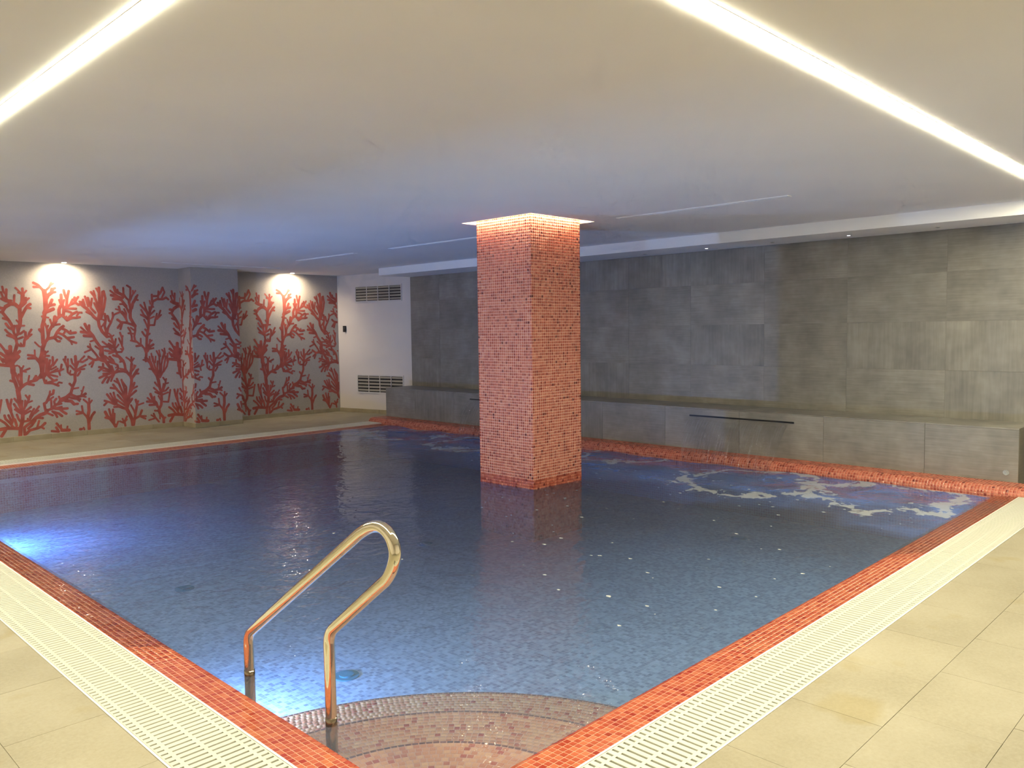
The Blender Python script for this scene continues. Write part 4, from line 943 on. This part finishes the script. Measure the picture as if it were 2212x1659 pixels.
to(MB().tube(path, .0232, 20).build('rail_tube', M['chrome'], hr, True), HR)
for y, zb in ((3.452, -.44), (2.772, -.30)):
    to(MB().tube([yz(y, zb), yz(y, -.03), yz(y, -.004)], .0244, 20).build('socket_sleeve', M['chrome_wet'], hr, True), HR)

# pool fittings
for label, x, y in (('teal floor inlet on the pool bottom near the handrail', 2.74, 4.15), ('teal floor inlet on the pool bottom in front of the pillar', 5.05, 6.2), ('teal floor inlet on the pool bottom far from the handrail', 2.80, 6.6), ('teal floor inlet on the pool bottom near the jets', 7.3, 4.0)):
    t = thing('floor_inlet', label, 'pool fitting', (x, y, ZP), group='floor inlets in the pool bottom')
    MB().disc((0, 0, 0), .078, -.002, .006, 24).build('flange', M['inlet'], t)
    MB().disc((0, 0, 0), .045, .006, .014, 20).build('cap', M['inlet'], t)
for i, y in enumerate((4.05, 9.2)):
    t = thing('underwater_light', ('round blue underwater lamp in the pool side below the handrail', 'round blue underwater lamp in the pool side far along from the handrail')[i], 'light', (XN-.002, y, -.33))
    MB().disc((0, 0, 0), .10, -.004, .012, 28, 0).build('bezel', M['chrome'], t)
    MB().disc((0, 0, 0), .082, .012, .018, 26, 0).build('lens', M['pool_lens'], t)
    ld = bpy.data.lights.new('pool_lamp', 'AREA'); ld.shape = 'DISK'; ld.size = .15; ld.energy = POOL_LAMP_W*(.7, 1.7)[i]; ld.color = ((.50, .66, 1.0), POOL_LAMP_COL)[i]
    lo = link('pool_lamp', ld, t); lo.location = (.03, 0, 0); lo.rotation_euler = (0, -math.pi/2+math.radians(24), 0)

# water
def wave(x, y):
    jets = np.clip((x-6.3)/1.2, 0, 1)**2
    h = .0035*np.sin(2.1*x+.7*y+.4) + .003*np.sin(-1.3*x+2.6*y+1.9) + .0018*np.sin(4.3*x-3.1*y) + .0014*np.sin(5.2*y+3.7*x+2)
    h += jets*(.007*np.sin(6.1*x+2.2*y+np.sin(3*y)) + .006*np.sin(7.3*y-2.4*x+np.sin(2.7*x)))
    return h
nx_, ny_ = 168, 230
gx = np.linspace(XN-.02, XCW+.03, nx_); gy = np.linspace(YN-.02, YFN+.02, ny_)
X, Y = np.meshgrid(gx, gy, indexing='ij'); Z = ZW + wave(X, Y)
V = np.stack([X, Y, Z], -1).reshape(-1, 3)
I = np.arange(nx_*ny_).reshape(nx_, ny_)
F = np.stack([I[:-1, :-1], I[1:, :-1], I[1:, 1:], I[:-1, 1:]], -1).reshape(-1, 4)
me = bpy.data.meshes.new('pool_water'); me.from_pydata([tuple(p) for p in V], [], [tuple(q) for q in F]); me.materials.append(M['calm']); me.materials.append(M['water'])
me.polygons.foreach_set('material_index', (V[F].mean(1)[:, 0] > 5.9).astype(np.int32))
me.polygons.foreach_set('use_smooth', [True]*len(me.polygons)); me.update()
water = tag(link('pool_water', me), 'rippled blue pool water with foam by the ledge', 'water')
vm = bpy.data.materials.new('water_body'); vm.use_nodes = True
vm.node_tree.nodes.remove(vm.node_tree.nodes['Principled BSDF'])
va = nd(vm.node_tree, 'ShaderNodeVolumeAbsorption'); va.inputs['Color'].default_value = (.10, .58, .86, 1); va.inputs['Density'].default_value = .5
ln(vm.node_tree, va, 0, vm.node_tree.nodes['Material Output'], 'Volume')
MB().box(XN-.02, XCW+.03, YN-.02, YFN+.02, ZP-.06, ZW-.018).build('water_body', vm, water)
# foam flecks drifting on the surface
vf, ff = [], []
for k in range(170):
    cxy = (rng.uniform(3.4, 7.4), rng.uniform(2.1, 5.6)) if k % 3 else (rng.uniform(6.4, 8.2), rng.uniform(2.1, 10.8))
    if PX0-.05 < cxy[0] < PX1+.05 and PY0-.05 < cxy[1] < PY1+.05: continue
    r0 = rng.uniform(.004, .014); n0 = len(vf); a0 = rng.uniform(0, 6)
    for q in range(7):
        rr = r0*rng.uniform(.6, 1.25); px_, py_ = cxy[0]+rr*math.cos(a0+q*.8976), cxy[1]+rr*1.4*math.sin(a0+q*.8976)
        vf.append((px_, py_, ZW + float(wave(np.float64(px_), np.float64(py_))) + .0012))
    ff.append(tuple(range(n0, n0+7)))
me = bpy.data.meshes.new('foam_flecks'); me.from_pydata(vf, [], ff); me.materials.append(M['foam']); me.update()
tag(link('foam_flecks', me, water), kind='stuff')
# thin film of water running over the rims where the waves wash across
def film(name, pts_fn, ta, tb, flip, n=180, k=7):
    v, f = [], []
    for i in range(n+1):
        for j in range(k+1): v.append(pts_fn(ta+(tb-ta)*i/n, j/k))
    for i in range(n):
        for j in range(k):
            p = i*(k+1)+j; f.append((p, p+1, p+k+2, p+k+1)[::flip])
    me = bpy.data.meshes.new(name); me.from_pydata(v, [], f); me.materials.append(M['film']); me.polygons.foreach_set('use_smooth', [True]*len(me.polygons)); me.update()
    return link(name, me, water)
def fl_left(t, s):
    fade = min(1, max(0, (t-4.0)/.7)); z = -.0015 - .009*s + (.0025*math.sin(t*9+s*3)+.0035)*fade - .004*(1-fade)
    return (XL1+.012+(XN+.004-XL1-.012)*s, t, z if s < .99 else min(z, -.012))
def fl_right(t, s):
    fade = min(1, max(0, (t-5.6)/1.0)); z = -.0015 - .009*s + (.002*math.sin(t*8+s*2)+.0035)*fade - .004*(1-fade)
    return (t, YR1+.012+(YN+.004-YR1-.012)*s, z if s < .99 else min(z, -.012))
film('overflow_film', fl_left, 4.0, 11.1, 1); film('overflow_film', fl_right, 5.6, 8.3, -1)
